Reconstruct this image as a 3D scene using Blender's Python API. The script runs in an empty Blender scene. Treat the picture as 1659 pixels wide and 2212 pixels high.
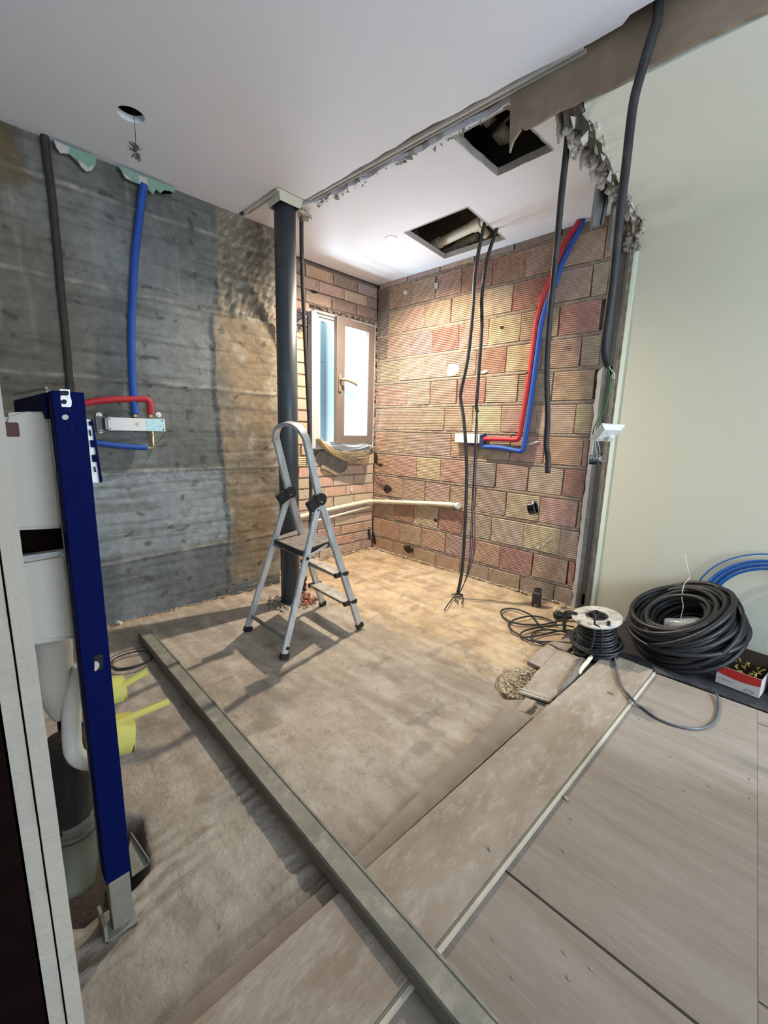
import bpy, bmesh, math, random
from mathutils import Vector, Matrix, noise
from mathutils.geometry import tessellate_polygon
random.seed(7)
D = bpy.data; COL = bpy.context.scene.collection; SC = bpy.context.scene

# ------------------------------------------------------------------ camera
CAM = Vector((-3.10344559, -3.20458233, 1.22983809))
RX = Vector((0.70335485, -0.71031014, 0.02741257))
RY = Vector((0.1124887, 0.14929933, 0.98237264))
RF = Vector((0.70188193, 0.68787296, -0.18491228))
FPX = 930.0
cd = D.cameras.new('camera'); cam = D.objects.new('camera', cd); COL.objects.link(cam)
cd.sensor_fit = 'HORIZONTAL'; cd.sensor_width = 36; cd.lens = FPX/1659*36; cd.clip_start = 0.02
m = Matrix((RX, RY, -RF)).transposed().to_4x4(); m.translation = CAM; cam.matrix_world = m
SC.camera = cam
# ------------------------------------------------------------------ world, light, exposure
w = D.worlds.new('world'); SC.world = w; w.use_nodes = True
w.node_tree.nodes['Background'].inputs[0].default_value = (0.80, 0.90, 1.0, 1)
w.node_tree.nodes['Background'].inputs[1].default_value = 1.0
def area(name, loc, target, sx, sy, power, col):
    l = D.lights.new(name, 'AREA'); l.shape = 'RECTANGLE'; l.size = sx; l.size_y = sy; l.energy = power; l.color = col
    o = D.objects.new(name, l); COL.objects.link(o); o.location = loc
    o.rotation_euler = (Vector(target)-Vector(loc)).to_track_quat('-Z', 'Y').to_euler(); return o
area('light_well_daylight', (-0.4, 0.85, 3.75), (-0.4, 0.95, 1.0), 2.0, 0.9, 34, (0.74, 0.90, 1.0))
area('light_well_daylight_low', (-0.5, 1.12, 2.95), (-0.7, -1.0, 1.0), 1.6, 0.7, 150, (0.80, 0.92, 1.0))
area('light_well_bounce', (-0.5, 1.12, 0.52), (-0.70, -0.6, 1.7), 1.6, 0.75, 165, (0.68, 0.85, 1.0))
area('far_room_fill_light', (-1.9, -5.9, 1.4), (-1.7, 0, 1.6), 2.4, 1.3, 84, (0.74, 0.86, 1.0))  # added fill lamp at an unseen window behind the camera
def spot(name, loc, power, col, size, blend=0.6, rad=0.02, tgt=None):
    l = D.lights.new(name, 'SPOT'); l.energy = power; l.color = col; l.spot_size = math.radians(size); l.spot_blend = blend; l.shadow_soft_size = rad
    o = D.objects.new(name, l); COL.objects.link(o); o.location = loc
    if tgt is not None: o.rotation_euler = (Vector(tgt)-Vector(loc)).to_track_quat('-Z', 'Y').to_euler()
    return o
spot('recessed_lamp_light', (-0.663, -0.808, 2.565), 270, (1.0, 0.86, 0.68), 158, 1.0, 0.02)
spot('side_window_beam', (-0.35, -5.8, 2.1), 420, (0.74, 0.86, 1.0), 16, 0.5, 0.06, (-0.90, -2.95, 0))
SC.view_settings.view_transform = 'Standard'; SC.view_settings.look = 'None'
SC.view_settings.gamma = 1; SC.view_settings.use_curve_mapping = False
SC.view_settings.exposure = 0.45
H = 2.6

# ------------------------------------------------------------------ helpers
def at(px, py, axis, val):
    """point of the real plane <axis>=val seen at photograph pixel px,py"""
    d = RX*((px-829.5)/FPX) - RY*((py-1106)/FPX) + RF
    return CAM + d*((val-CAM[axis])/d[axis])
X, Y, Z = 0, 1, 2
WL = {}
def lin(c):
    return tuple(((v/255)/12.92 if v/255 <= 0.04045 else ((v/255+0.055)/1.055)**2.4) for v in c)
def mk(name, col, rough=0.6, metal=0.0, col2=None, scale=6.0, bump=0.0, bscale=60.0, attr=None, objcol=False, trans=0.0, alpha=None, dirt=None, dscale=9.0, stretch=(1,1,1), damt=0.5, spec=None):
    mt = D.materials.new(name); mt.use_nodes = True; n = mt.node_tree.nodes; L = mt.node_tree.links
    b = n['Principled BSDF']; b.inputs['Roughness'].default_value = rough; b.inputs['Metallic'].default_value = metal
    if spec is not None: b.inputs['Specular IOR Level'].default_value = spec
    if trans: b.inputs['Transmission Weight'].default_value = trans
    if alpha is not None: b.inputs['Alpha'].default_value = alpha
    c = lin(col)+(1,)
    b.inputs['Base Color'].default_value = c
    tc = n.new('ShaderNodeTexCoord'); mp = n.new('ShaderNodeMapping'); mp.inputs['Scale'].default_value = stretch
    L.new(tc.outputs['Object'], mp.inputs['Vector']); vec = mp.outputs['Vector']
    src = None
    if attr:
        a = n.new('ShaderNodeVertexColor'); a.layer_name = attr; src = a.outputs['Color']
    if objcol:
        a = n.new('ShaderNodeObjectInfo'); src = a.outputs['Color']
    def noi(s, det=6, ro=0.6):
        t = n.new('ShaderNodeTexNoise'); t.inputs['Scale'].default_value = s; t.inputs['Detail'].default_value = det; t.inputs['Roughness'].default_value = ro
        L.new(vec, t.inputs['Vector']); return t.outputs['Fac']
    def ramp(sock, a, bb):
        r = n.new('ShaderNodeMapRange'); r.inputs['From Min'].default_value = a; r.inputs['From Max'].default_value = bb; r.clamp = True
        L.new(sock, r.inputs['Value']); return r.outputs['Result']
    def mix(fac, A, B, mode='MIX'):
        x = n.new('ShaderNodeMix'); x.data_type = 'RGBA'; x.blend_type = mode
        if isinstance(fac, float): x.inputs['Factor'].default_value = fac
        else: L.new(fac, x.inputs['Factor'])
        for s, v in (('A', A), ('B', B)):
            i = [q for q in x.inputs if q.name == s and q.type == 'RGBA'][0]
            if isinstance(v, tuple): i.default_value = v
            else: L.new(v, i)
        return [q for q in x.outputs if q.type == 'RGBA'][0]
    cur = src if src else c
    if col2 is not None:
        cur = mix(ramp(noi(scale), 0.35, 0.65), cur, (lin(col2)+(1,)) if not src else mix(1.0, src, lin(col2)+(1,), 'MULTIPLY'))
    if dirt is not None:
        f = ramp(noi(dscale, 8, 0.7), 0.5, 0.72)
        mm = n.new('ShaderNodeMath'); mm.operation = 'MULTIPLY'; mm.inputs[1].default_value = damt; L.new(f, mm.inputs[0])
        cur = mix(mm.outputs[0], cur, lin(dirt)+(1,))
    if not isinstance(cur, tuple): L.new(cur, b.inputs['Base Color'])
    if bump:
        bp = n.new('ShaderNodeBump'); bp.inputs['Strength'].default_value = min(1, bump); bp.inputs['Distance'].default_value = 0.01*max(1, bump)
        L.new(noi(bscale, 8, 0.65), bp.inputs['Height']); L.new(bp.outputs['Normal'], b.inputs['Normal'])
    return mt
def emis(name, col, s):
    mt = D.materials.new(name); mt.use_nodes = True; b = mt.node_tree.nodes['Principled BSDF']
    b.inputs['Emission Color'].default_value = lin(col)+(1,); b.inputs['Emission Strength'].default_value = s; b.inputs['Base Color'].default_value = lin(col)+(1,); return mt

def fin(name, me, mt, parent=None, origin=None, smooth=False):
    vs = me.vertices
    if origin is None:
        if len(vs):
            lo = [min(v.co[i] for v in vs) for i in range(3)]; hi = [max(v.co[i] for v in vs) for i in range(3)]
            origin = Vector(((lo[0]+hi[0])/2, (lo[1]+hi[1])/2, lo[2]))
        else: origin = Vector((0, 0, 0))
    origin = Vector(origin)
    me.transform(Matrix.Translation(-origin))
    for m_ in (mt if isinstance(mt, (list, tuple)) else [mt]): me.materials.append(m_)
    if smooth: me.shade_smooth()
    o = D.objects.new(name, me); COL.objects.link(o)
    o.location = origin
    if parent is not None: o.parent = parent; o.location = origin - WL[parent.name]
    WL[o.name] = origin
    return o
def obj(name, bm, mt, parent=None, origin=None, smooth=False):
    bmesh.ops.recalc_face_normals(bm, faces=bm.faces)
    me = D.meshes.new(name); bm.to_mesh(me); bm.free(); return fin(name, me, mt, parent, origin, smooth)
def tag(o, label=None, cat=None, group=None, kind=None):
    if label: o['label'] = label
    if cat: o['category'] = cat
    if group: o['group'] = group
    if kind: o['kind'] = kind
    return o
def thing(name, loc, label, cat, group=None):
    o = D.objects.new(name, None); COL.objects.link(o); o.location = loc; o.empty_display_size = 0.05; WL[o.name] = Vector(loc)
    return tag(o, label, cat, group)
def B(): return bmesh.new()
def box(bm, lo, hi, rot=None, bev=0.0):
    lo = Vector(lo); hi = Vector(hi); c = (lo+hi)/2; s = hi-lo
    r = bmesh.ops.create_cube(bm, size=1.0)['verts']
    bmesh.ops.scale(bm, vec=[abs(v) for v in s], verts=r)
    if bev:
        es = list({e for v in r for e in v.link_edges}); g = bmesh.ops.bevel(bm, geom=es, offset=bev, segments=2, affect='EDGES', profile=0.5); r = list({v for f in g['faces'] for v in f.verts} | {v for v in r if v.is_valid})
    if rot is not None: bmesh.ops.rotate(bm, cent=(0, 0, 0), matrix=rot, verts=r)
    bmesh.ops.translate(bm, vec=c, verts=r); return r
def bar(bm, p, q, wv, hv, bev=0.0):
    """rectangular bar from p to q; wv,hv full-width vectors across"""
    p = Vector(p); q = Vector(q); wv = Vector(wv); hv = Vector(hv)
    v = [bm.verts.new(a + sx*wv/2 + sy*hv/2) for a in (p, q) for sx, sy in ((-1,-1),(1,-1),(1,1),(-1,1))]
    for f in ((0,1,2,3),(7,6,5,4),(0,4,5,1),(1,5,6,2),(2,6,7,3),(3,7,4,0)): bm.faces.new([v[i] for i in f])
    if bev:
        es = list({e for a in v for e in a.link_edges}); bmesh.ops.bevel(bm, geom=es, offset=bev, segments=2, affect='EDGES')
def smoothpts(P, k=6, closed=False):
    P = [Vector(p) for p in P]; n = len(P); out = []
    rng = range(n if closed else n-1)
    for i in rng:
        if closed: a, b, c, d = P[(i-1) % n], P[i], P[(i+1) % n], P[(i+2) % n]
        else: a, b, c, d = P[max(i-1, 0)], P[i], P[i+1], P[min(i+2, n-1)]
        for j in range(k):
            t = j/k
            out.append(0.5*((2*b)+(c-a)*t+(2*a-5*b+4*c-d)*t*t+(3*b-a-3*c+d)*t**3))
    if not closed: out.append(P[-1])
    return out
def tube(bm, P, r, seg=10, k=6, closed=False, cap=True, rfun=None):
    Q = smoothpts(P, k, closed) if k > 1 else [Vector(p) for p in P]
    n = len(Q); rings = []; up = None
    for i, p in enumerate(Q):
        t = (Q[(i+1) % n]-Q[i-1]) if closed else (Q[min(i+1, n-1)]-Q[max(i-1, 0)])
        if t.length < 1e-9: t = Vector((0, 0, 1))
        t.normalize()
        if up is None:
            up = Vector((0, 0, 1)) if abs(t.z) < 0.9 else Vector((1, 0, 0))
        s = up.cross(t)
        if s.length < 1e-6: s = Vector((1, 0, 0)).cross(t)
        s.normalize(); up = t.cross(s)
        rr = r if rfun is None else rfun(i/max(1, n-1))*r
        rings.append([bm.verts.new(p + rr*(math.cos(a)*s + math.sin(a)*up)) for a in (2*math.pi*j/seg for j in range(seg))])
    m_ = n if closed else n-1
    for i in range(m_):
        A, C_ = rings[i], rings[(i+1) % n]
        for j in range(seg): bm.faces.new((A[j], A[(j+1) % seg], C_[(j+1) % seg], C_[j]))
    if cap and not closed:
        bm.faces.new(rings[0][::-1]); bm.faces.new(rings[-1])
def cyl(bm, p, q, r, r2=None, seg=20):
    p = Vector(p); q = Vector(q); r2 = r if r2 is None else r2
    tube(bm, [p, q], 1.0, seg, 1, rfun=lambda t: r+(r2-r)*t)
def lathe(bm, prof, seg=24, M=None):
    rings = []
    for (r, z) in prof:
        rings.append([bm.verts.new((r*math.cos(2*math.pi*j/seg), r*math.sin(2*math.pi*j/seg), z)) for j in range(seg)])
    for i in range(len(prof)-1):
        for j in range(seg): bm.faces.new((rings[i][j], rings[i][(j+1) % seg], rings[i+1][(j+1) % seg], rings[i+1][j]))
    bm.faces.new(rings[0][::-1]); bm.faces.new(rings[-1])
    if M is not None: bmesh.ops.transform(bm, matrix=M, verts=[v for R_ in rings for v in R_])
def plate(bm, loops, z0, z1, M=None):
    """flat plate (outline + holes) between two levels"""
    pts = [[Vector((p[0], p[1], 0)) for p in l] for l in loops]; tri = tessellate_polygon(pts)
    flat = [p for l in pts for p in l]
    lo = [bm.verts.new((p.x, p.y, z0)) for p in flat]; hi = [bm.verts.new((p.x, p.y, z1)) for p in flat]
    for t in tri:
        try: bm.faces.new([lo[i] for i in t]); bm.faces.new([hi[i] for i in reversed(t)])
        except ValueError: pass
    k = 0
    for l in pts:
        n = len(l)
        for i in range(n):
            a, b = k+i, k+(i+1) % n
            bm.faces.new((lo[a], lo[b], hi[b], hi[a]))
        k += n
    if M is not None: bmesh.ops.transform(bm, matrix=M, verts=lo+hi)
def pxpoly(pts, z): return [tuple(at(x, y, Z, z)[:2]) for x, y in pts]
def ragged(pts, step=0.04, amp=0.012, closed=True):
    out = []; n = len(pts)
    for i in range(n if closed else n-1):
        a = Vector(pts[i][:2]); b = Vector(pts[(i+1) % n][:2]); L = (b-a).length; k = max(1, int(L/step)); nn = Vector((-(b-a).y, (b-a).x))/max(L, 1e-6)
        for j in range(k):
            p = a+(b-a)*j/k
            out.append(p + (nn*random.uniform(-amp, amp) if j else Vector((0, 0))))
    return out
def fbm(x, y, z=0, o=5): return noise.fractal(Vector((x, y, z)), 1.0, 2.0, o)
def grid(name, nu, nv, fn, mt, parent=None, origin=(0,0,0), smooth=True):
    vs = []; cs = []
    for j in range(nv+1):
        for i in range(nu+1):
            p, c = fn(i/nu, j/nv); vs.append(p); cs.append(c)
    fs = [(j*(nu+1)+i, j*(nu+1)+i+1, (j+1)*(nu+1)+i+1, (j+1)*(nu+1)+i) for j in range(nv) for i in range(nu)]
    me = D.meshes.new(name); me.from_pydata(vs, [], fs)
    ca = me.color_attributes.new('col', 'FLOAT_COLOR', 'POINT')
    flat = []
    for c in cs: flat += [c[0], c[1], c[2], 1.0]
    ca.data.foreach_set('color', flat)
    return fin(name, me, mt, parent, origin, smooth)
def mixc(a, b, t): t = max(0, min(1, t)); return tuple(a[i]*(1-t)+b[i]*t for i in range(3))
def sst(a, b, x): t = max(0, min(1, (x-a)/(b-a))); return t*t*(3-2*t)
def rock(bm, c, s, sq=0.6):
    r = bmesh.ops.create_icosphere(bm, subdivisions=1, radius=s)['verts']
    for v in r: v.co *= random.uniform(0.6, 1.15); v.co.z *= sq
    a = Matrix.Rotation(random.uniform(0, 6.28), 3, 'Z') @ Matrix.Rotation(random.uniform(-.5, .5), 3, 'X')
    bmesh.ops.transform(bm, matrix=a.to_4x4(), verts=r); bmesh.ops.translate(bm, vec=c, verts=r)

# ------------------------------------------------------------------ materials
M_white = mk('white_ceiling_paint', (228,232,240), 0.9, bump=0.05, bscale=300)
M_beige = mk('beige_wall_paint', (201,200,180), 0.85, bump=0.05, bscale=300)
M_beigec = mk('pale_ceiling_paint', (216,219,209), 0.9, bump=0.05, bscale=300)
M_slab = mk('slab_concrete', (178,166,146), 0.95, col2=(140,128,110), scale=5, bump=0.4, bscale=30)
M_dkslab = mk('dark_plenum_baffle', (66,60,50), 0.95, col2=(40,36,32), scale=6)  # dark tone of the baffles added above the first hatch
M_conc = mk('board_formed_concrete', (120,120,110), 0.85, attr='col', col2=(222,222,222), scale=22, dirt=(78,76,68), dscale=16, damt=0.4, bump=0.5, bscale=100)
M_floor = mk('dusty_screed', (170,155,135), 0.95, attr='col', col2=(232,228,222), scale=9, dirt=(112,102,90), dscale=20, damt=0.38, bump=1.2, bscale=60)
M_mortar = mk('rough_mortar', (164,148,132), 0.97, col2=(132,114,98), scale=40, bump=1.0, bscale=90)
M_brick = mk('hollow_clay_brick', (170,120,95), 0.92, objcol=True, col2=(226,216,208), scale=14, dirt=(206,192,176), dscale=20, damt=0.4, bump=0.3, bscale=120)
M_voidshade = mk('brick_cavity_shade', (40,24,18), 0.95)  # dark colour standing in for shade inside broken bricks
M_board = mk('dusty_floor_board', (140,130,118), 0.75, col2=(126,114,101), scale=2.5, dirt=(168,161,152), dscale=22, damt=0.35, stretch=(5,0.5,1), bump=0.5, bscale=60)
M_plank = mk('dusty_oak_plank', (152,141,126), 0.7, col2=(130,115,97), scale=3.0, dirt=(186,180,170), dscale=16, damt=0.45, stretch=(1.0,2.6,1), bump=0.5, bscale=50)
M_strip = mk('old_laminate', (138,127,114), 0.8, col2=(120,108,97), scale=3, dirt=(162,152,138), dscale=16, damt=.4, bump=.3, bscale=60)
M_plankedge = mk('plank_edge', (186,178,160), 0.8, col2=(166,156,138), scale=5)
M_alu = mk('brushed_aluminium', (214,219,224), 0.42, 0.65, col2=(186,190,194), scale=20, dirt=(150,146,140), dscale=20, damt=0.5, stretch=(1,1,0.2))
M_galv = mk('galvanised_steel', (138,142,142), 0.5, 0.7, col2=(110,112,112), scale=12, dirt=(150,145,132), dscale=15, damt=0.5)
M_dustgalv = mk('dusty_galvanised_steel', (132,130,118), 0.7, 0.25, col2=(112,110,100), scale=9, dirt=(176,170,158), dscale=16, damt=0.5, bump=0.1)
M_studdark = mk('stud_web_steel', (92,92,92), 0.6, 0.35, dirt=(126,120,110), dscale=12)
M_pvc = mk('dark_grey_pipe', (62,70,76), 0.42, col2=(54,60,66), scale=6, dirt=(96,98,98), dscale=10, damt=0.25)
M_blk = mk('black_cable', (30,30,32), 0.5, col2=(44,44,46), scale=20, dirt=(92,90,88), dscale=12, damt=0.3)
M_blk2 = mk('dusty_black_cable', (38,39,40), 0.55, col2=(26,27,28), scale=9, dirt=(104,100,94), dscale=8, damt=0.35)
M_bplast = mk('black_plastic', (24,24,26), 0.4, dirt=(90,86,80), dscale=14, damt=0.4)
M_red = mk('red_pipe_sleeve', (176,34,44), 0.65, dirt=(150,50,56), dscale=20, damt=0.3)
M_blue = mk('blue_pipe_sleeve', (20,72,156), 0.65, dirt=(44,84,146), dscale=20, damt=0.3)
M_navy = mk('navy_powder_coat', (3,13,64), 0.75, dirt=(12,22,60), dscale=20, damt=0.2, spec=0.06)
M_foamw = mk('white_cistern_foam', (176,172,162), 0.9, dirt=(170,166,156), dscale=4, damt=0.3, bump=0.15, bscale=250)
M_whitep = mk('white_plastic', (216,218,214), 0.45, dirt=(180,176,168), dscale=15, damt=0.4)
M_ivory = mk('ivory_plastic', (206,202,180), 0.5, dirt=(160,152,130), dscale=8, damt=0.4)
M_gyps = mk('plasterboard_edge', (196,192,184), 0.95, dirt=(150,146,138), dscale=20, bump=0.6, bscale=140)
M_gypsw = mk('plasterboard_sheet_edge', (158,150,136), 0.95, dirt=(136,132,124), dscale=20, bump=0.5, bscale=140)
M_gypsd = mk('dusty_broken_plaster', (160,152,138), 0.95, col2=(120,112,98), scale=18, bump=0.6, bscale=90)
M_green = mk('green_plasterboard_paper', (124,158,142), 0.9, dirt=(160,170,160), dscale=20)
M_kraft = mk('brown_board_paper', (146,130,110), 0.9, col2=(128,112,94), scale=6, dirt=(166,152,134), dscale=9)
M_yell = mk('yellow_foam_plug', (190,184,92), 0.8, dirt=(160,152,90), dscale=8)
M_brown = mk('bronze_window_frame', (112,100,94), 0.5, 0.2, dirt=(130,120,112), dscale=12, damt=0.35)
M_fgrey = mk('pale_window_frame', (176,172,170), 0.55, 0.1, dirt=(206,198,188), dscale=14)
M_paper = mk('yellowed_paper', (206,192,160), 0.9, col2=(186,170,136), scale=12)
M_papw = mk('white_paper', (214,214,210), .7, col2=(196,196,192), scale=30, bump=.3, bscale=40)
M_brass = mk('brass_fitting', (190,178,140), 0.3, 0.9)
M_label = mk('pale_blue_film', (150,206,214), 0.3, col2=(190,226,228), scale=60, dirt=(90,140,150), dscale=80, damt=0.5)
M_dkbrown = mk('dark_gap_shade', (16,9,7), 0.98, spec=0.02)  # near-black colour standing in for shade in gaps and voids
M_rubble = mk('pale_rubble', (196,180,154), 0.95, col2=(160,140,112), scale=20, bump=0.4, bscale=80)
M_terra = mk('terracotta_rubble', (160,80,54), 0.95, col2=(120,64,46), scale=20)
M_mesh = mk('navy_net', (40,48,86), 0.7)
M_mat = mk('black_membrane', (44,44,46), 0.6, col2=(30,30,32), scale=8, dirt=(110,108,104), dscale=9, damt=0.35, bump=0.4, bscale=30)
M_cardr = mk('red_card', (178,34,30), 0.6); M_cardw = mk('white_card', (190,188,184), 0.7); M_cardi = mk('card_inside', (70,54,40), 0.9)
M_cloth = mk('grey_cloth', (124,118,112), 0.95, col2=(96,90,84), scale=12, bump=0.6, bscale=70)
M_glass = mk('window_glass', (225,240,244), 0.25, trans=0.0, dirt=(245,250,250), dscale=40, damt=0.6); 
M_well = mk('light_well_wall', (116,132,138), 0.9)
M_ball = mk('steel_mesh_ball', (116,112,108), 0.45, 0.6)
nt = M_glass.node_tree; pb = nt.nodes['Principled BSDF']; mo = nt.nodes['Material Output']; tr = nt.nodes.new('ShaderNodeBsdfTransparent'); mx = nt.nodes.new('ShaderNodeMixShader'); mx.inputs[0].default_value = 0.18
tr.inputs[0].default_value = (0.93, 0.97, 0.98, 1)
nt.links.new(tr.outputs[0], mx.inputs[1]); nt.links.new(pb.outputs[0], mx.inputs[2]); nt.links.new(mx.outputs[0], mo.inputs[0])
def clear(name, fac=0.25):
    mt = mk(name, (200,214,214), 0.12); nt = mt.node_tree; t = nt.nodes.new('ShaderNodeBsdfTransparent'); x = nt.nodes.new('ShaderNodeMixShader'); x.inputs[0].default_value = fac
    nt.links.new(t.outputs[0], x.inputs[1]); nt.links.new(nt.nodes['Principled BSDF'].outputs[0], x.inputs[2]); nt.links.new(x.outputs[0], nt.nodes['Material Output'].inputs[0]); return mt
M_clear = clear('clear_plastic', 0.35)

# ------------------------------------------------------------------ floor
def floor_fn(u, v):
    x = -3.95+3.95*u; y = -2.62+2.62*v
    n1 = fbm(x*1.3, y*1.3, 3); n2 = fbm(x*6, y*6, 9); n3 = fbm(x*22, y*22, 4, 3)
    z = -0.004+0.005*n1+0.003*n2+0.0012*n3
    c = mixc(lin((190,178,162)), lin((160,150,137)), 0.5+n1*0.8)
    # bathroom 2: finer dust, warm tint of the spotlight painted into the colour
    b2 = sst(-1.30, -1.20, x)
    c = mixc(c, mixc(lin((208,182,146)), lin((182,158,126)), 0.5+n2*1.3), b2)
    # trench left by the removed partition
    if -1.45 < x < -1.05 and y < -1.25:
        t = sst(-1.45, -1.42, x)*(1-sst(-1.12, -1.07, x))
        z -= 0.007*t; c = mixc(c, lin((158,144,122)), 0.5*t)
    # darker grey cement patches
    g = sst(0.18, 0.4, fbm(x*1.1+7, y*1.1, 1)); c = mixc(c, lin((134,126,116)), 0.4*g*(1-b2))
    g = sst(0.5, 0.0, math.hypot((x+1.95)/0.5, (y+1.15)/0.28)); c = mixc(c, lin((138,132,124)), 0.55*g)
    # trowel ridges in the left foreground
    fl = sst(-2.42, -2.52, x)*sst(-1.75, -2.0, y)
    r = math.sin((y-0.10*x)*125+5*n1+2.5*n2); pm = sst(-.15, .25, fbm(x*2.2, y*2.8, 13)); z += fl*0.009*pm*(max(0, r)**2); c = mixc(c, lin((166,160,148)), 0.5*fl); c = mixc(c, lin((98,90,76)), fl*pm*0.5*max(0, -r)**6)
    # scratches/cracks
    k = abs(fbm(x*2.2+3, y*2.2, 5, 4)); cr = 1-sst(0.0, 0.02, k); z -= 0.002*cr; c = mixc(c, lin((116,98,78)), 0.5*cr*sst(-.1, .25, fbm(x*3, y*3, 8)))
    # drag streaks and scuffs
    st_ = fbm(x*13, y*3.0, 31, 4); c = mixc(c, lin((214,206,192)), 0.30*sst(0.0, .45, st_)); c = mixc(c, lin((124,113,99)), 0.30*sst(.12, .5, -st_)); z += 0.0014*st_
    sc = fbm(x*4.0+fbm(x*2, y*2, 2), y*9, 41, 3); c = mixc(c, lin((104,94,80)), 0.35*sst(.38, .55, sc))
    # gravel pit
    d = math.hypot((x+1.17)/0.19, (y+2.33)/0.12)+0.35*n2
    p = 1-sst(0.75, 1.05, d); z -= 0.03*p; c = mixc(c, lin((158,138,112)), 0.7*p)
    # open hole around the soil pipe
    d = math.hypot((x+2.93)/0.12, (y+1.90)/0.20)+0.25*n2
    p = 1-sst(0.8, 1.1, d); z -= 0.09*p; c = mixc(c, lin((50,44,38)), 0.9*p)
    # dirt along the walls
    e = 1-sst(0.0, 0.10, min(-x, (-0.285-y) if x < -1.31 else -y)+0.03*n2); z += 0.012*max(0, e)*(0.6+n3); c = mixc(c, lin((166,142,112)), 0.6*e)
    return (x, y, z), c
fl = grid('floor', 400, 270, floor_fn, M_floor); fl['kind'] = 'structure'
bm = B(); box(bm, (-4.2, -6.0, -0.2), (0.3, 1.5, -0.12)); o = obj('floor', bm, M_slab); o['kind'] = 'structure'
bm = B(); box(bm, (-4.2, -6.0, -0.119), (0.06, -2.60, -0.012)); o = obj('floor', bm, M_slab); o['kind'] = 'structure'

# ------------------------------------------------------------------ concrete wall (left)
def conc_fn(u, v):
    xe = -1.318+0.045*math.sin(v*5)*0.3+0.02*fbm(0, v*6)+0.045*sst(0.55, 0.95, v)
    x = -4.0+(xe+4.0)*u; z = -0.02+2.75*v
    n1 = fbm(x*1.2, z*1.6, 2); n2 = fbm(x*5, z*9, 7); n3 = fbm(x*18, z*30, 1, 3)
    edge = -1.745+0.03*fbm(0, z*5, 3)+0.03*math.sin(z*3)
    rz = sst(edge-0.03, edge+0.03, x)                       # rough end zone
    y = -0.285+0.003*n1-0.002*n3
    base = mixc(lin((104,109,107)), lin((136,141,138)), 0.5+n1)
    if z < 0.95: base = mixc(base, lin((152,162,165)), 0.7*sst(0.42, 0.46, z)*(1-sst(0.93, 0.95, z)))  # lit bluish band painted into the concrete colour
    if z < 0.42: base = mixc(base, lin((92,96,98)), 0.5)
    if 0.95 < z < 1.47: base = mixc(base, lin((92,96,92)), 0.5)
    br = sst(-2.2, -2.75, x)*sst(0.9, 1.3, z); base = mixc(base, lin((116,104,84)), 0.7*br)
    dt = sst(2.15, 2.6, z+0.15*n2); base = mixc(base, lin((66,62,52)), 0.45*dt)
    wet = sst(0.15, 0.5, fbm(x*2.4, z*1.0, 11)); base = mixc(base, lin((150,154,150)), 0.35*wet)
    # streaks running down
    s = sst(0.25, 0.6, fbm(x*16, z*1.2, 5, 3))*sst(1.4, 1.8, z); base = mixc(base, lin((156,156,146)), 0.35*s)
    # brown plaster on the end zone
    rc = mixc(lin((148,130,104)), lin((120,112,98)), 0.5+1.4*fbm(x*3, z*2, 4)); rc = mixc(rc, lin((168,160,140)), 0.7*sst(.1, .5, fbm(x*5, z*5, 23))); 
    if z > 1.98: rc = mixc(lin((128,120,104)), lin((162,156,142)), sst(-0.05, 0.5, fbm((x+z)*9, (z-x)*30, 2)))
    c = mixc(base, rc, rz*sst(0.0, 0.15, z))
    y -= 0.012*rz*(1-sst(1.94, 1.99, z)) 
    if z > 1.96:
        h = fbm((x*0.8+z)*7, (z*0.5-x)*22, 2); y -= rz*(0.016*h)
    # ridge between the two
    rg = math.exp(-((x-edge)/0.018)**2); y -= 0.007*rg*(0.6+n2); c = mixc(c, lin((170,160,138)), 0.4*rg*(0.5+n3))
    # formwork joints
    for k, zz in enumerate((0.405, 0.945, 1.475, 1.965, 2.42)):
        zj = zz+0.008*fbm(x*3, k*3)+(0.06*(x+2) if k == 0 else 0)*0.3
        g = math.exp(-((z-zj)/0.010)**2)*(0.5+0.9*fbm(x*7, k*5, 1)); y -= 0.008*max(0, g); c = mixc(c, lin((196,192,176)), 0.6*max(0, min(1, g)))
        g2 = math.exp(-((z-zj+0.014)/0.006)**2); c = mixc(c, lin((60,56,48)), 0.5*g2*max(0, 0.4+fbm(x*5, k)))
    # board grain
    bg = fbm(x*1.5, z*34, 6, 3); c = mixc(c, lin((66,66,60)), 0.40*sst(0.05, 0.5, bg)); y += 0.0015*bg
    # nail pits
    q = fbm(x*13, z*17, 19, 2); c = mixc(c, lin((58,58,54)), 0.6*sst(0.52, 0.62, q))
    # yellow glue stain top-left
    g = sst(1.0, 0.75, math.hypot((x+2.83)/0.20, (z-2.47)/0.2)+0.3*n2); c = mixc(c, lin((104,86,52)), 0.7*g); y -= 0.01*g
    return (x, y, z), c
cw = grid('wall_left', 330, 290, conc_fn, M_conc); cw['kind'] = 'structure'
def crumb_line(pts, n, s0, s1, mt=None):
    bm = B()
    for i in range(n):
        k = random.randrange(len(pts)-1); p = Vector(pts[k]).lerp(Vector(pts[k+1]), random.random()); q = fbm(p.x*6, p.z*6, 3)
        if q < -.12: continue
        p += Vector((random.gauss(0, .003), random.uniform(-.003, .001), random.gauss(0, .0025)+.006*fbm(p.x*4, 1))); rock(bm, p, random.uniform(s0, s1), .6)
    o = obj('joint_ridge', bm, mt or M_gypsd, cw); o['kind'] = 'stuff'
for zj in (0.945, 1.475, 1.965, 0.405): crumb_line([(-3.9, -.289, zj-(.03 if zj < .5 else 0)), (-1.34, -.289, zj+(.012 if zj < .5 else 0))], 900, .0015, .004)
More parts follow.
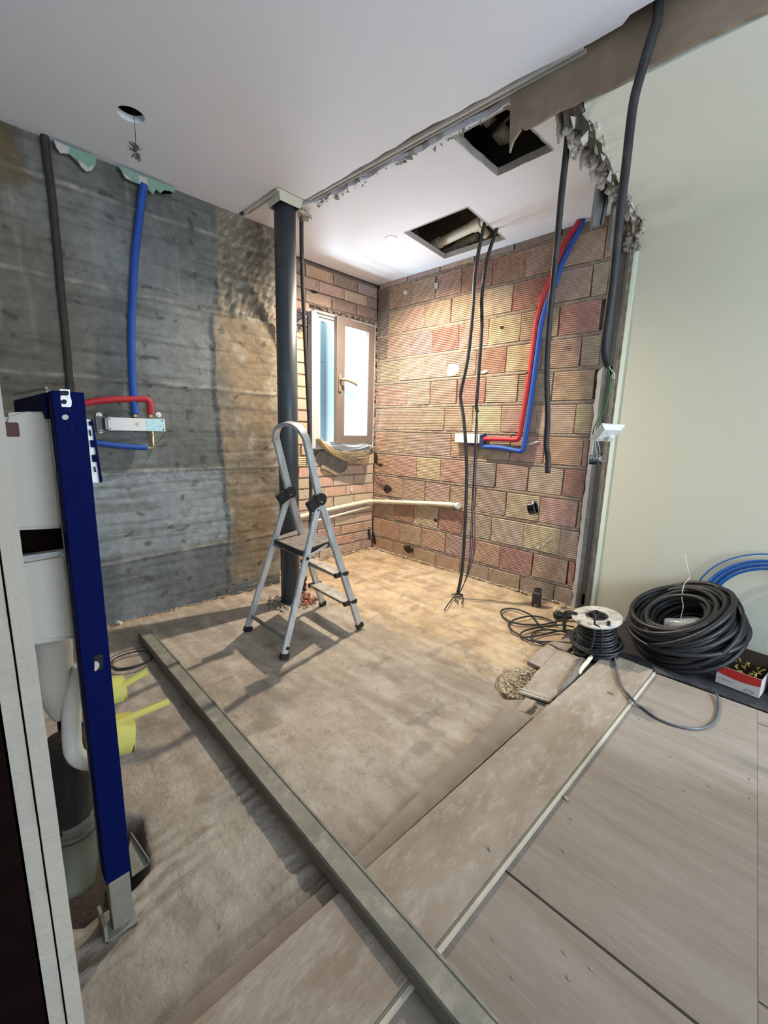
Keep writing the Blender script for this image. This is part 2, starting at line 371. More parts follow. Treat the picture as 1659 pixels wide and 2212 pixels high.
crumb_line([(-1.745+.03*fbm(0, z_*5, 3)+.03*math.sin(z_*3), -.292, z_) for z_ in (i*.06 for i in range(0, 42))], 1500, .002, .006)
bm = B(); box(bm, (-4.0, -0.27, 0), (-1.345, 0.2, H+0.4)); o = obj('wall_left_core', bm, M_slab, cw)

# ------------------------------------------------------------------ hollow bricks
PAL = dict(p=(188,160,142), y=(196,180,152), r=(178,142,124), R=(180,132,118), g=(162,150,140), d=(142,124,112), o=(190,162,138), t=(184,164,144))
CAT = {}
def ribbed(nm, u0, u1, z0, z1, wall, parent, col, ribs=14, proud=0.0, depth=0.045):
    """one clay brick; wall 'R' -> plane x=0 facing -x (u=-y); 'W' -> plane y=0 facing -y (u=-x)"""
    bm = B(); uc = (u0+u1)/2; zc = (z0+z1)/2; hu = (u1-u0)/2; hz = (z1-z0)/2
    j = [(random.uniform(-.003, .003), random.uniform(-.003, .003)) for _ in range(4)]
    tilt = random.uniform(-.002, .002)
    prof = []
    if ribs:
        N = ribs
        for i in range(N):
            a = i/N; prof += [(a+0.12/N, -0.003), (a+0.30/N, 0.0045), (a+0.72/N, 0.0045), (a+0.90/N, -0.003)]
    else: prof = [(0.0, 0.0035), (0.05, 0.0045), (0.5, 0.004), (0.95, 0.0045), (1.0, 0.0035)]
    L_, R_ = [], []
    for t, h in prof:
        v = -hz+2*hz*t
        ul = -hu + j[0][0]*(1-t)+j[3][0]*t; ur = hu + j[1][0]*(1-t)+j[2][0]*t
        L_.append((ul, v+j[0][1]*(1-t), h+proud+tilt)); R_.append((ur, v+j[1][1]*(1-t), h+proud-tilt))
    def P(u, v, w_): return (-w_, -u, v) if wall == 'R' else (-u, -w_, v)
    VL = [bm.verts.new(P(*q)) for q in L_]; VR = [bm.verts.new(P(*q)) for q in R_]
    BL = [bm.verts.new(P(q[0], q[1], -depth)) for q in (L_[0], L_[-1])]; BR = [bm.verts.new(P(q[0], q[1], -depth)) for q in (R_[0], R_[-1])]
    for i in range(len(VL)-1): bm.faces.new((VL[i], VR[i], VR[i+1], VL[i+1]))
    bm.faces.new(VL+BL[::-1]); bm.faces.new(VR+BR[::-1]); bm.faces.new((VL[0], VR[0], BR[0], BL[0])); bm.faces.new((VL[-1], VR[-1], BR[1], BL[1]))
    org = Vector((0, -uc, zc)) if wall == 'R' else Vector((-uc, 0, zc))
    bmesh.ops.recalc_face_normals(bm, faces=bm.faces)
    me = D.meshes.new(nm); bm.to_mesh(me); bm.free(); me.materials.append(M_brick)
    o = D.objects.new(nm, me); COL.objects.link(o); o.parent = parent; o.location = org - WL[parent.name]
    c = [v*random.uniform(.92, 1.08) for v in lin(col)]; o.color = (c[0], c[1], c[2], 1)
    return o
# brick wall (x = 0)
bm = B(); box(bm, (0.045, -2.30, -0.1), (0.22, 0.12, H+0.45)); wr = obj('wall_right', bm, M_mortar, None, (0, 0, 0)); wr['kind'] = 'structure'
JZ = [2.552, 2.343, 2.122, 1.901, 1.685, 1.461, 1.234, 1.012, 0.791, 0.572, 0.348, 0.142]
JP = [ # photograph positions of the upright joints, course by course from the ceiling
 ([840,889,941,998,1063,1135,1216,1309], 'dppprrtt', [632,632,620,605,591,571,567,516]),
 ([839,868,918,974,1041,1106,1193,1278], 'dtpppyrtt', [696,696,685,674,661,647,624,610]),
 ([837,883,935,991,1055,1126,1206,1298], 'dtpRpyprt', [750,747,734,730,721,706,696,678]),
 ([864,914,967,1028,1094,1168,1252], 'tyypryptt', [804,797,791,788,764,778,776]),
 ([879,930,986,1049,1118,1194,1282], 'ppprytppp', [856,858,856,856,838,836,836]),
 ([861,908,961,1021,1083,1158,1242], 'ptppytyyy', [905,905,905,903,907,905,905]),
 ([830,872,921,975,1032,1101,1174,1257], 'oottptpppp', [956,957,959,963,974,968,986,982]),
 ([855,901,952,1007,1071,1140,1217], 'opyogtyRR', [1003,1008,1015,1021,1024,1031,1035]),
 ([827,870,918,971,1027,1093,1164,1246], 'ooopopyppp', [1048,1055,1061,1066,1075,1092,1107,1112]),
 ([852,893,947,1000,1061,1131,1209], 'tryrtyyttt', [1107,1112,1120,1127,1145,1154,1172]),
 ([823,864,910,962,1023,1080,1149,1225], 'ooopporpRrr', [1140,1147,1161,1174,1195,1199,1219,1239]),
 ([848,893,941,994,1055,1122,1196], 'oooppppppp', [1185,1197,1210,1221,1242,1261,1281])]
UEND = 2.112
for k, (xs, cols, ys) in enumerate(JP):
    z1 = JZ[k]; z0 = JZ[k+1] if k < 11 else -0.02
    us = [0.012]+[-at(x, y, X, 0)[1] for x, y in zip(xs, ys)]+[UEND]
    for i in range(len(us)-1):
        gap = random.choice([.003, .004, .006, .009])
        if us[i+1]-us[i] < 0.03: continue
        bw = ribbed('brick', us[i]+(gap if i else 0), us[i+1]-gap, z0+0.0135, z1-0.0135, 'R', wr, PAL[cols[min(i, len(cols)-1)]], proud=random.uniform(-.004, .003))
    # bed joint of squeezed mortar above this course
    nb = 90; vs = []; fs = []
    for i in range(nb+1):
        u = 0.005+(UEND-0.005)*i/nb; hh = 0.0175+0.005*fbm(u*25, k*7)
        zz = z1+0.002*fbm(u*8, k)
        for q, (dz, w_) in enumerate(((-hh, -.012), (-hh*.5, .002+.006*fbm(u*40, k, 1)), (hh*.5, .001+.006*fbm(u*40, k, 2)), (hh, -.012))): vs.append((-w_, -u, zz+dz))
    for i in range(nb):
        for q in range(3): fs.append((i*4+q, i*4+q+1, (i+1)*4+q+1, (i+1)*4+q))
    me = D.meshes.new('mortar_bed'); me.from_pydata(vs, [], fs); fin('mortar_bed', me, M_mortar, wr, smooth=True)
# thin closing course under the ceiling
u = 0.03
while u < UEND:
    L_ = random.uniform(.30, .36); ribbed('brick', u, min(UEND, u+L_), 2.562, 2.615, 'R', wr, PAL[random.choice('dgt')], ribs=0); u += L_+.012
# flat dark patches painting the shade inside chipped cavities
def cavity_shade(pts, ax, val, parent, nm='chip'):
    P = [at(x, y, ax, val) for x, y in pts]; c = sum(P, Vector())/len(P); bm = B()
    R_ = []
    n = len(P)*3; Q = smoothpts(P, 3, True)
    ring = [bm.verts.new(q+Vector([random.uniform(-.002, .002) for _ in range(3)])) for q in Q]
    d = Vector((-0.001, 0, 0)) if ax == X else Vector((0, -0.001, 0)); r2 = [bm.verts.new(c+(q-c)*0.7+d) for q in Q]; cc = bm.verts.new(c+d*1.2)
    for i in range(len(Q)):
        k = (i+1) % len(Q); bm.faces.new((ring[i], ring[k], r2[k], r2[i])); bm.faces.new((r2[i], r2[k], cc))
    return obj(nm, bm, M_voidshade, parent)
for pts in ([(870,1179),(880,1178),(893,1184),(892,1195),(884,1196),(874,1188)], [(830,1048),(842,1050),(848,1062),(832,1066)], [(1216,752),(1222,749),(1234,750),(1234,757),(1218,758)], [(938,1121),(944,1121),(944,1127),(938,1126)], [(816,1002),(827,1002),(824,1007),(818,1007)], [(808,975),(815,985),(815,1002),(808,998)], [(1080,706),(1088,705),(1088,710),(1082,711)], [(940,598),(947,608),(949,620),(941,622)], [(803,1140),(812,1165),(812,1178),(804,1172)]):
    cavity_shade(pts, X, -0.006, wr, 'cavity_shade')
def blob(pts, ax, val, mt, parent, nm='plaster_splash', t=0.006):
    P = smoothpts([at(x, y, ax, val) for x, y in pts], 3, True); c = sum(P, Vector())/len(P); bm = B()
    d = Vector((-t, 0, 0)) if ax == X else (Vector((0, -t, 0)) if ax == Y else Vector((0, 0, -t)))
    r = [bm.verts.new(p) for p in P]; cc = bm.verts.new(c+d); r2 = [bm.verts.new(c+(p-c)*.7+d*.9) for p in P]
    for i in range(len(P)):
        k = (i+1) % len(P); bm.faces.new((r[i], r[k], r2[k], r2[i])); bm.faces.new((r2[i], r2[k], cc))
    return obj(nm, bm, mt, parent)
blob([(968,790),(978,785),(990,790),(991,802),(980,812),(966,812)], X, -0.004, M_gyps, wr)
blob([(874,627),(880,629),(877,637),(871,634)], X, -0.006, M_gyps, wr)
blob([(1136,960),(1150,953),(1165,953),(1152,960),(1140,962)], X, -0.008, M_gyps, wr)
blob([(938,613),(946,610),(946,620),(940,624)], X, -0.006, M_gyps, wr)
blob([(1038,803),(1050,800),(1055,803),(1043,808)], X, -0.006, M_gyps, wr)
for q in ([(1158,1184),(1166,1178),(1164,1186)], [(1168,1180),(1178,1172),(1174,1180)], [(1178,1172),(1190,1160),(1192,1163),(1184,1170)]): blob(q, X, -0.008, M_gyps, wr)

# ------------------------------------------------------------------ window wall (y = 0)
bm = B(); box(bm, (-1.36, 0.045, -0.1), (-0.79, 0.16, H+0.45)); box(bm, (-0.79, 0.045, -0.1), (0.05, 0.16, 1.05)); box(bm, (-0.79, 0.045, 2.245), (0.05, 0.16, H+0.45)); box(bm, (-0.0, 0.045, 1.05), (0.05, 0.16, 2.245))
wb = obj('wall_back', bm, M_mortar, None, (0, 0, 0)); wb['kind'] = 'structure'
zt = [2.568-0.0985*k for k in range(27)]
for k in range(26):
    z1 = zt[k]; z0 = max(-0.02, zt[k+1]); 
    if z1 < 0.02: break
    u = 0.0 - (0.13 if k % 2 else 0.0) - random.uniform(0, .04)
    while u < 1.30:
        L_ = random.choice([.265, .275, .29]); a, b = max(u, 0.008), min(u+L_, 1.30); u += L_
        if b-a < .03: continue
        segs = [(a, b)]
        if z1 > 1.05 and z0 < 2.24: segs = [(max(a, .80), b)] if b > .82 else []
        for (s, e) in segs:
            if e-s < .02: continue
            rb = 5 if (z1 < 0.36 or (s > 0.84 and z1 < 2.1)) else 0
            col = PAL[random.choice('oooyp' if rb else ('tdgpd' if z0 > 2 else 'otpt'))]
            ribbed('brick', s+.004, e-.005, z0+.007, z1-.006, 'W', wb, col, ribs=rb, proud=random.uniform(-.004, .003))
zt2 = [z for z in zt if z > 0]
for k, z in enumerate(zt2):
    rng = [(0.005, 1.30)] if not 1.05 < z < 2.24 else [(0.80, 1.30)]
    for a, b in rng:
        nb = int((b-a)*40); vs = []; fs = []
        for i in range(nb+1):
            u = a+(b-a)*i/nb; hh = .008+.003*fbm(u*25, k*7)
            for dz, w_ in ((-hh, -.012), (-hh*.4, -.003+.004*fbm(u*40, k, 1)), (hh*.4, -.003+.004*fbm(u*40, k, 2)), (hh, -.012)): vs.append((-u, -w_, z+dz))
        for i in range(nb):
            for q in range(3): fs.append((i*4+q, i*4+q+1, (i+1)*4+q+1, (i+1)*4+q))
        me = D.meshes.new('mortar_bed'); me.from_pydata(vs, [], fs); fin('mortar_bed', me, M_mortar, wb, smooth=True)
# grey plaster left under the window and torn paper hanging from it
blob([(690,975),(745,985),(750,1010),(735,1022),(700,1010),(684,1000)], Y, -0.007, M_cloth, wb, 'plaster_patch', 0.01)
blob([(697,1003),(715,1010),(738,1027),(725,1028),(708,1018),(694,1012)], Y, -0.02, M_kraft, wb, 'torn_paper', 0.01)
blob([(756,1054),(762,1057),(761,1064),(757,1062)], Y, -0.006, M_gyps, wb)
cavity_shade([(672,624),(684,626),(686,633),(674,632)], Y, -.006, wb, 'cavity_shade'); cavity_shade([(794,1142),(800,1140),(800,1165),(794,1160)], Y, -.006, wb, 'cavity_shade')
# rubble edges round the window (loose mortar)
bm = B()
for i in range(150):
    t = random.random(); side = random.choice('TTTRRL')
    if side == 'T': p = (-.76+.75*t, -.006, 2.245+random.uniform(-.008, .014))
    elif side == 'R': p = (-.012+random.uniform(-.008, .008), -.008, 1.05+1.2*t)
    else: p = (-.775+random.uniform(-.008, .006), -.008, 1.05+1.15*t)
    rock(bm, p, random.uniform(.005, .013), 1)
o = obj('loose_mortar', bm, M_gypsd, wb); o['kind'] = 'stuff'

# ------------------------------------------------------------------ window
wn = D.objects.new('window_1', None); COL.objects.link(wn); wn.location = (-0.39, 0.03, 1.06); WL['window_1'] = Vector(wn.location); wn['kind'] = 'structure'
bm = B()
def rectframe(bm, x0, x1, z0, z1, y0, y1, tl, tr_, tt, tb, bev=.003):
    box(bm, (x0, y0, z0), (x0+tl, y1, z1), bev=bev); box(bm, (x1-tr_, y0, z0), (x1, y1, z1), bev=bev)
    box(bm, (x0+tl, y0, z1-tt), (x1-tr_, y1, z1), bev=bev); box(bm, (x0+tl, y0, z0), (x1-tr_, y1, z0+tb), bev=bev)
rectframe(bm, -.757, -.022, 1.055, 2.232, -.006, .045, .03, .022, .018, .03)
rectframe(bm, -.727, -.044, 1.085, 2.214, .012, .06, .035, .02, .022, .02)
rectframe(bm, -.692, -.064, 1.105, 2.192, .03, .08, .02, .012, .018, .012)
obj('window_frame', bm, M_fgrey, wn)
bm = B()
sx0, sx1, sz0, sz1 = -.568, -.082, 1.104, 2.206
R2 = Matrix.Rotation(math.radians(3.2), 4, 'Z')
Ms = Matrix.Translation(Vector((sx1, -.03, 0))) @ R2 @ Matrix.Translation(Vector((-sx1, .03, 0)))
rectframe(bm, sx0, sx1, sz0, sz1, -.055, -.012, .098, .075, .062, .075, .004)
bmesh.ops.transform(bm, matrix=Ms, verts=bm.verts)
sash = obj('sash', bm, M_brown, wn)
bm = B(); rectframe(bm, sx0+.096, sx1-.073, sz0+.073, sz1-.06, -.048, -.03, .006, .006, .006, .006, .001); bmesh.ops.transform(bm, matrix=Ms, verts=bm.verts); obj('glazing_bead', bm, M_fgrey, sash)
bm = B(); box(bm, (sx0+.095, -.036, sz0+.072), (sx1-.072, -.030, sz1-.059)); bmesh.ops.transform(bm, matrix=Ms, verts=bm.verts); obj('pane', bm, M_glass, sash)
bm = B()
hb = Ms @ Vector((-.535, -.06, 1.64)); box(bm, hb+Vector((-.016, -.008, -.075)), hb+Vector((.016, .006, .075)), bev=.005)
tube(bm, [hb+Vector((0, -.008, .03)), hb+Vector((.0, -.035, .032)), hb+Vector((.05, -.045, .028)), hb+Vector((.13, -.045, .01)), hb+Vector((.165, -.04, -.004))], .012, 8, 4)
tag(obj('window_handle', bm, mk('dusty_brass_handle', (128,112,92), 0.6, 0.1), sash, smooth=True), 'beige lever handle')
for zz in (1.95, 1.25):
    bm = B(); p = Ms @ Vector((sx1+.012, -.03, zz)); cyl(bm, p-Vector((0, 0, .03)), p+Vector((0, 0, .03)), .008, seg=10); obj('hinge', bm, M_fgrey, wn)
# ragged plaster strip left of the frame and dark reveal post
bm = B(); prof = [(-.775, 1.06)]+[(-.752+.006*random.uniform(-1, 1), 1.06+1.13*i/40) for i in range(41)]+[(-.775, 2.2)]
plate(bm, [prof], -.0, .012, Matrix(((1,0,0,0),(0,0,-1,-.008),(0,1,0,0),(0,0,0,1)))); obj('plaster_lip', bm, M_gyps, wn)
bm = B(); box(bm, (-.800, -.03, 1.06), (-.775, .04, 2.21), bev=.003); obj('jamb_profile', bm, M_fgrey, wn)
bm = B(); box(bm, (-.83, -.02, 1.04), (-.802, .04, 2.2), bev=.003); obj('jamb_board', bm, mk('dark_timber', (52,42,42), .8), wn)
# light well outside
lw = D.objects.new('wall_light_well', None); COL.objects.link(lw); lw.location = (-.4, 1.35, 0); WL['wall_light_well'] = Vector(lw.location); lw['kind'] = 'structure'
for i in range(9):
    bm = B(); box(bm, (-2.2, 1.30, -.3+.47*i), (1.8, 1.35, -.3+.47*i+.466), bev=.002); obj('cladding_panel', bm, M_well, lw)
bm = B(); box(bm, (0.35, .18, -.3), (.4, 1.3, 4.0)); obj('side_wall', bm, M_well, lw)
bm = B(); box(bm, (-1.9, .18, -.3), (-1.85, 1.3, 4.0)); obj('side_wall', bm, M_well, lw)
bm = B(); box(bm, (.10, 1.22, .2), (.16, 1.29, 3.2)); cyl(bm, (.22, 1.25, .2), (.22, 1.25, 3.2), .03); obj('downpipe', bm, mk('pale_blue_pipe', (176,196,206), .6), lw)
bm = B(); box(bm, (-1.9, .16, -.35), (.4, 1.35, -.3)); obj('light_well_floor', bm, M_slab, lw)

# sagging stack of paper on the sill
pp = thing('paper_stack', (-.38, -.03, 1.0), 'stack of yellowed paper sheets sagging over the window sill', 'paper')
PT = [(694,948),(706,958),(722,967),(742,972),(765,971),(786,967),(803,962)]
PB = [(693,950),(702,962),(714,975),(731,987),(750,996),(770,1001),(792,1005)]
for i in range(14):
    bm = B(); t = i/13; Q = smoothpts([at(a[0]*(1-t)+b_[0]*t, a[1]*(1-t)+b_[1]*t+random.uniform(-.6, .6), Y, -.035-.06*t) for a, b_ in zip(PT, PB)], 3)
    V = [[bm.verts.new(p+d) for p in Q] for d in (Vector((0, 0, 0)), Vector((0, .028+.055*t, .004)), Vector((0, .028+.055*t, .0028)), Vector((0, 0, -.0014)))]
    for k in range(len(Q)-1):
        for e in range(4): bm.faces.new((V[e][k], V[e][k+1], V[(e+1) % 4][k+1], V[(e+1) % 4][k]))
    bm.faces.new([V[e][0] for e in range(4)]); bm.faces.new([V[e][-1] for e in range(4)])
    obj('sheet', bm, M_paper if i > 2 else M_papw, pp)
bm = B(); Q = smoothpts([at(x, y, Y, -.04) for x, y in ((735,958),(750,963),(770,964),(790,960),(798,963))], 3)
for k in range(len(Q)-1): bar(bm, Q[k], Q[k+1], (0, .05, .01), (0, 0, .004))
obj('plastic_film', bm, M_papw, pp)

# ------------------------------------------------------------------ ceilings
slab = B(); box(slab, (-4.2, -6.0, 2.98), (.3, .2, 3.1)); o = obj('ceiling_slab', slab, M_slab); o['kind'] = 'structure'; o.name = 'ceiling'
hole = [(-2.342+.056*math.cos(a), -.79+.056*math.sin(a)) for a in (2*math.pi*i/28 for i in range(28))]
outl = [(-4.0, -.287), (-1.578, -.287)]+[tuple(p) for p in ragged([(-1.578, -.34), (-1.578, -.772)], .05, .004, False)]+[(-1.575, -.775), (-1.385, -.775)]+[tuple(p) for p in ragged([(-1.385, -.79), (-1.383, -1.7), (-1.345, -2.35)], .06, .006, False)]+[(-1.33, -2.43), (-1.33, -2.53), (-1.352, -2.56), (-1.352, -2.68), (-1.332, -2.71), (-1.33, -6.0), (-4.0, -6.0)]
bm = B(); plate(bm, [outl, hole], H, H+.03); ca = obj('ceiling', bm, M_white, None, (0, 0, 0)); ca['kind'] = 'structure'
h1 = ragged([(-1.252, -1.775), (-1.250, -2.06), (-.850, -2.08), (-.842, -1.774)], .05, .004); h2 = [(-.667, -.938), (-.668, -1.465), (-.121, -1.414), (-.118, -.876)]
outl = [(-1.54, -.287), (-1.32, -.287), (-1.32, .0), (.0, .0), (.0, -2.11)]+[tuple(p) for p in ragged([(.0, -2.19), (-.6, -2.22), (-1.24, -2.24)], .07, .012, False)]+[tuple(p) for p in ragged([(-1.262, -2.24), (-1.275, -1.65), (-1.315, -.80)], .045, .012, False)]+[(-1.38, -.60), (-1.54, -.60)]
bm = B(); plate(bm, [outl, h1, h2], H+.0, H+.03); cb = obj('ceiling', bm, M_white, None, (0, 0, 0)); cb['kind'] = 'structure'
for nm_, lo_, hi_ in (('plenum_baffle', (-1.30, -2.20, H+.031), (-1.285, -1.62, 2.98)), ('plenum_baffle', (-.79, -2.20, H+.031), (-.78, -1.62, 2.98)), ('plenum_baffle', (-1.285, -1.63, H+.031), (-.79, -1.62, 2.98)), ('plenum_baffle', (-1.285, -2.21, H+.031), (-.79, -2.20, 2.98)), ('plenum_baffle', (-1.28, -2.2, 2.94), (-.79, -1.63, 2.975))):
    bm = B(); box(bm, lo_, hi_); obj(nm_, bm, M_dkslab, cb)  # dark baffle box added to keep light out of the hatch void
# hatch rims
for hh in (h1, h2):
    bm = B(); hh = [Vector((p[0], p[1])) for p in hh]; c = sum(hh, Vector((0, 0)))/len(hh)
    plate(bm, [[c+(p-c)*1.012 for p in hh], [c+(p-c)*.992 for p in hh]], H-.004, H+.034); obj('hatch_rim', bm, M_gyps, cb)
# beige ceiling + drop board
bm = B(); plate(bm, [[(0, -2.262), (0, -6.0), (-1.275, -6.0), (-1.275, -2.40)]+[tuple(p) for p in ragged([(-1.2, -2.385), (-.7, -2.345), (-.1, -2.30)], .05, .01, False)]], 2.45, 2.465)
cc = obj('ceiling', bm, M_beigec, None, (0, 0, 0)); cc['kind'] = 'structure'
low = [(-2.111, 2.392)]+[(-2.125, 2.43), (-2.145, 2.448), (-2.16, 2.462)]+[(y_, 2.452+random.uniform(-.006, .006)) for y_ in [-2.17-.05*i for i in range(77)]]+[(-6.0, 2.45)]
bm = B(); plate(bm, [[(-2.098, 2.60)]+low+[(-6.0, 2.66), (-2.42, 2.66), (-2.40, 2.64), (-2.30, 2.62)]], -.006, .006, Matrix(((0,0,1,-1.292),(1,0,0,0),(0,1,0,0),(0,0,0,1))))
tag(obj('trim_1', bm, M_kraft), kind='structure')
# broken plaster fringe clinging to the beige ceiling edge
bm = B()
for i in range(95):
    t = random.random(); y_ = -2.385-.0*t; x = -1.27+1.27*t
    if random.random() < .25: y_ = -2.30
    p = Vector((x, -2.385+.085*t+random.uniform(-.03, .03), 2.45+random.uniform(-.02, .05)))
    s = random.uniform(.012, .035)
    q = [bm.verts.new(p+Vector((random.uniform(-s, s), random.uniform(-s, s)*.5, random.uniform(-1.6*s, s)))) for _ in range(4)]
    for f in ((0,1,2),(0,2,3),(0,3,1),(1,3,2)): bm.faces.new([q[k] for k in f])
o = obj('plaster_fringe', bm, M_gyps, cc); o['kind'] = 'stuff'
pr_ = [(-1.16, 2.63)]
for i in range(60):
    t = i/59; pr_.append((-1.16+1.13*t, 2.50-.03*math.sin(i*.9)+random.uniform(-.035, .035)+.03*fbm(i*.4, 3)))
pr_.append((-.03, 2.63)); bm = B(); plate(bm, [pr_], 0, .012, Matrix(((1,0,0,0),(0,0,1,-2.245),(0,1,0,0),(0,0,0,1)))); obj('broken_board', bm, M_gyps, cb)
pr_ = [(-1.20, 2.63)]
for i in range(40):
    t = i/39; pr_.append((-1.20+1.0*t, 2.53+random.uniform(-.035, .03)))
pr_.append((-.2, 2.63)); bm = B(); plate(bm, [pr_], 0, .010, Matrix(((1,0,0,0),(0,0,1,-2.275),(0,1,0,0),(0,0,0,1)))); obj('broken_board', bm, M_gypsd, cb)
bm = B()
for i in range(120):
    t = random.random(); rock(bm, (-1.14+1.1*t, -2.25+random.uniform(-.03, .02), 2.505+random.uniform(-.03, .05)), random.uniform(.008, .022), 1.2)
o = obj('broken_edge_lumps', bm, M_gyps, cb); o['kind'] = 'stuff'
# flakes along the long ceiling cut
bm = B()
for i in range(70):
    t = random.random(); p = Vector((-1.315+.05*t+random.uniform(-.025, .025), -.80-1.5*t, H-.004)); s = random.uniform(.008, .022)
    q = [bm.verts.new(p+Vector((random.uniform(-s, s), random.uniform(-s, s), -random.uniform(0, 1.0*s)))) for _ in range(4)]
    for f in ((0,1,2),(0,2,3),(0,3,1),(1,3,2)): bm.faces.new([q[k] for k in f])
for i in range(26):
    p = Vector((-1.33+random.uniform(-.03, .05), -.66+random.uniform(-.05, .05), H-random.uniform(0, .04))); s = random.uniform(.012, .03)
    q = [bm.verts.new(p+Vector((random.uniform(-s, s), random.uniform(-s, s), -random.uniform(0, 1.0*s)))) for _ in range(4)]
    for f in ((0,1,2),(0,2,3),(0,3,1),(1,3,2)): bm.faces.new([q[k] for k in f])
o = obj('plaster_flakes', bm, M_gypsd, cb); o['kind'] = 'stuff'
# metal corner bead in the cut
for nm, x0, x1, y0, y1 in (('cut_trim', -1.372, -1.345, -.80, -2.4), ('cut_trim', -1.565, -1.548, -.36, -.74)):
    bm = B(); bar(bm, (x0, y0, H+.004), ((x0 if nm == 'cut_trim' and y1 > -1 else -1.33), y1, H+.004), (.012, 0, 0), (0, 0, .014)); bar(bm, (x1, y0, H+.008), ((x1 if y1 > -1 else -1.30), y1, H+.008), (.006, 0, 0), (0, 0, .014)); obj(nm, bm, M_gyps, ca)
bm = B(); box(bm, (-1.60, -2.4, H+.034), (-1.20, -.29, H+.045)); obj('cut_backing', bm, M_kraft, ca)
# beam/duct top void closing
bm = B(); box(bm, (-1.30, -6, 2.66), (-1.285, -2.25, 2.98)); obj('bulkhead', bm, M_kraft, ca)

# torn green plasterboard under the ceiling on the concrete wall
def torn(nm, pts, mt, lbl, yv=-.335):
    P = [at(x, y, Y, yv) for x, y in pts]; bm = B(); a = [bm.verts.new(p) for p in P]; b = [bm.verts.new(p+Vector((0, .010, 0))) for p in P]
    bm.faces.new(a); bm.faces.new(b[::-1])
    for i in range(len(P)): bm.faces.new((a[i], a[(i+1) % len(P)], b[(i+1) % len(P)], b[i]))
    bmesh.ops.triangulate(bm, faces=[f for f in bm.faces if len(f.verts) > 4]); return obj(nm, bm, mt)
def ceilpx(x): return 240+.386*(x)+16
g1 = tag(torn('plasterboard_scrap', [(115,300),(150,316),(208,337),(207,355),(200,367),(190,370),(175,358),(168,345),(150,333),(130,330),(122,318)], M_green, ''), 'torn green plasterboard scrap below the ceiling, right of the dark conduit', 'scrap')
g2 = tag(torn('plasterboard_scrap', [(254,356),(300,375),(340,391),(378,407),(376,417),(368,412),(355,410),(347,417),(338,408),(330,420),(320,405),(300,397),(285,391),(272,382),(264,370)], M_green, ''), 'torn green plasterboard scrap below the ceiling, over the tall blue pipe', 'scrap')
for par, pts in ((g1, [(168,345),(180,352),(190,362),(203,356),(198,369),(186,370),(175,360)]), (g1, [(117,304),(150,318),(148,331),(130,330),(122,318)]), (g2, [(299,378),(318,386),(321,404),(300,397)]), (g2, [(264,372),(280,384),(285,391),(272,385)])):
    P = [at(x, y, Y, -.340) for x, y in pts]; bm = B(); a = [bm.verts.new(p) for p in P]; b = [bm.verts.new(p+Vector((0, .004, 0))) for p in P]; bm.faces.new(a); bm.faces.new(b[::-1])
    for i in range(len(P)): bm.faces.new((a[i], a[(i+1) % len(P)], b[(i+1) % len(P)], b[i]))
    bmesh.ops.triangulate(bm, faces=[f for f in bm.faces if len(f.verts) > 4]); tag(obj('bare_gypsum', bm, M_gyps, par), 'white bare gypsum')

# ------------------------------------------------------------------ partition end with metal stud at the brick wall, beige wall
bm = B(); box(bm, (0.0, -6.0, -.02), (.05, -2.262, 2.46)); o = obj('wall_right_beige', bm, M_beige); o['kind'] = 'structure'; o.name = 'wall_side'
st = D.objects.new('trim_2', None); COL.objects.link(st); st.location = (0, -2.19, 0); WL['trim_2'] = Vector(st.location); st['kind'] = 'structure'
bm = B(); box(bm, (-.008, -2.268, 0), (.0, -2.243, 2.46), bev=.002); tag(obj('plaster_corner', bm, mk('pale_green_white_paint', (216,224,206), .8), st))
prof = [(-2.243, 0)]+[(-2.229+random.uniform(-.004, .004), .03*i) for i in range(81)]+[(-2.243, 2.43)]
bm = B(); plate(bm, [prof], 0, .006, Matrix(((0,0,-1,0),(1,0,0,0),(0,1,0,0),(0,0,0,1)))); obj('board_edge', bm, M_gypsd, st)
prof = [(-2.142, 0)]+[(-2.115+.006*fbm(i*.3, 2)+random.uniform(-.004, .003), .03*i) for i in range(56)]+[(-2.142, 1.68)]
bm = B(); plate(bm, [prof], -.004, .012, Matrix(((0,0,-1,0),(1,0,0,0),(0,1,0,0),(0,0,0,1)))); obj('board_edge', bm, M_gyps, st)
bm = B()
for (a, b_, x0, x1) in ((-2.229, -2.221, -.012, .03), (-2.221, -2.205, -.004, .03), (-2.205, -2.165, .006, .03), (-2.165, -2.155, -.004, .03), (-2.155, -2.142, -.010, .03), (-2.142, -2.112, .0, .04)):
    if b_ == -2.165: continue
    box(bm, (x0, a, 0), (x1, b_, 2.44))
obj('stud_flange', bm, M_dustgalv, st)
bm = B(); sl = []
for zc in (.08, 1.09, 1.66):
    sl.append([(-2.186+.010*math.cos(t)*1, zc+(.032 if math.sin(t) > 0 else -.032)+.010*math.sin(t)) for t in (2*math.pi*i/16 for i in range(16))])
plate(bm, [[(-2.205, 0), (-2.165, 0), (-2.165, 2.44), (-2.205, 2.44)]]+sl, 0, .002, Matrix(((0,0,1,.004),(1,0,0,0),(0,1,0,0),(0,0,0,1)))); obj('stud_web', bm, M_studdark, st)
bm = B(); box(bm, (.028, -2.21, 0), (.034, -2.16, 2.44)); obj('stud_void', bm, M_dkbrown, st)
# broken plaster head of the partition
bm = B()
for i in range(40):
    p = at(1352+random.uniform(-8, 28), 470+random.uniform(0, 75), X, -.01); rock(bm, p, random.uniform(.008, .02), 1.2)
obj('broken_plaster', bm, M_gypsd, st)['kind'] = 'stuff'
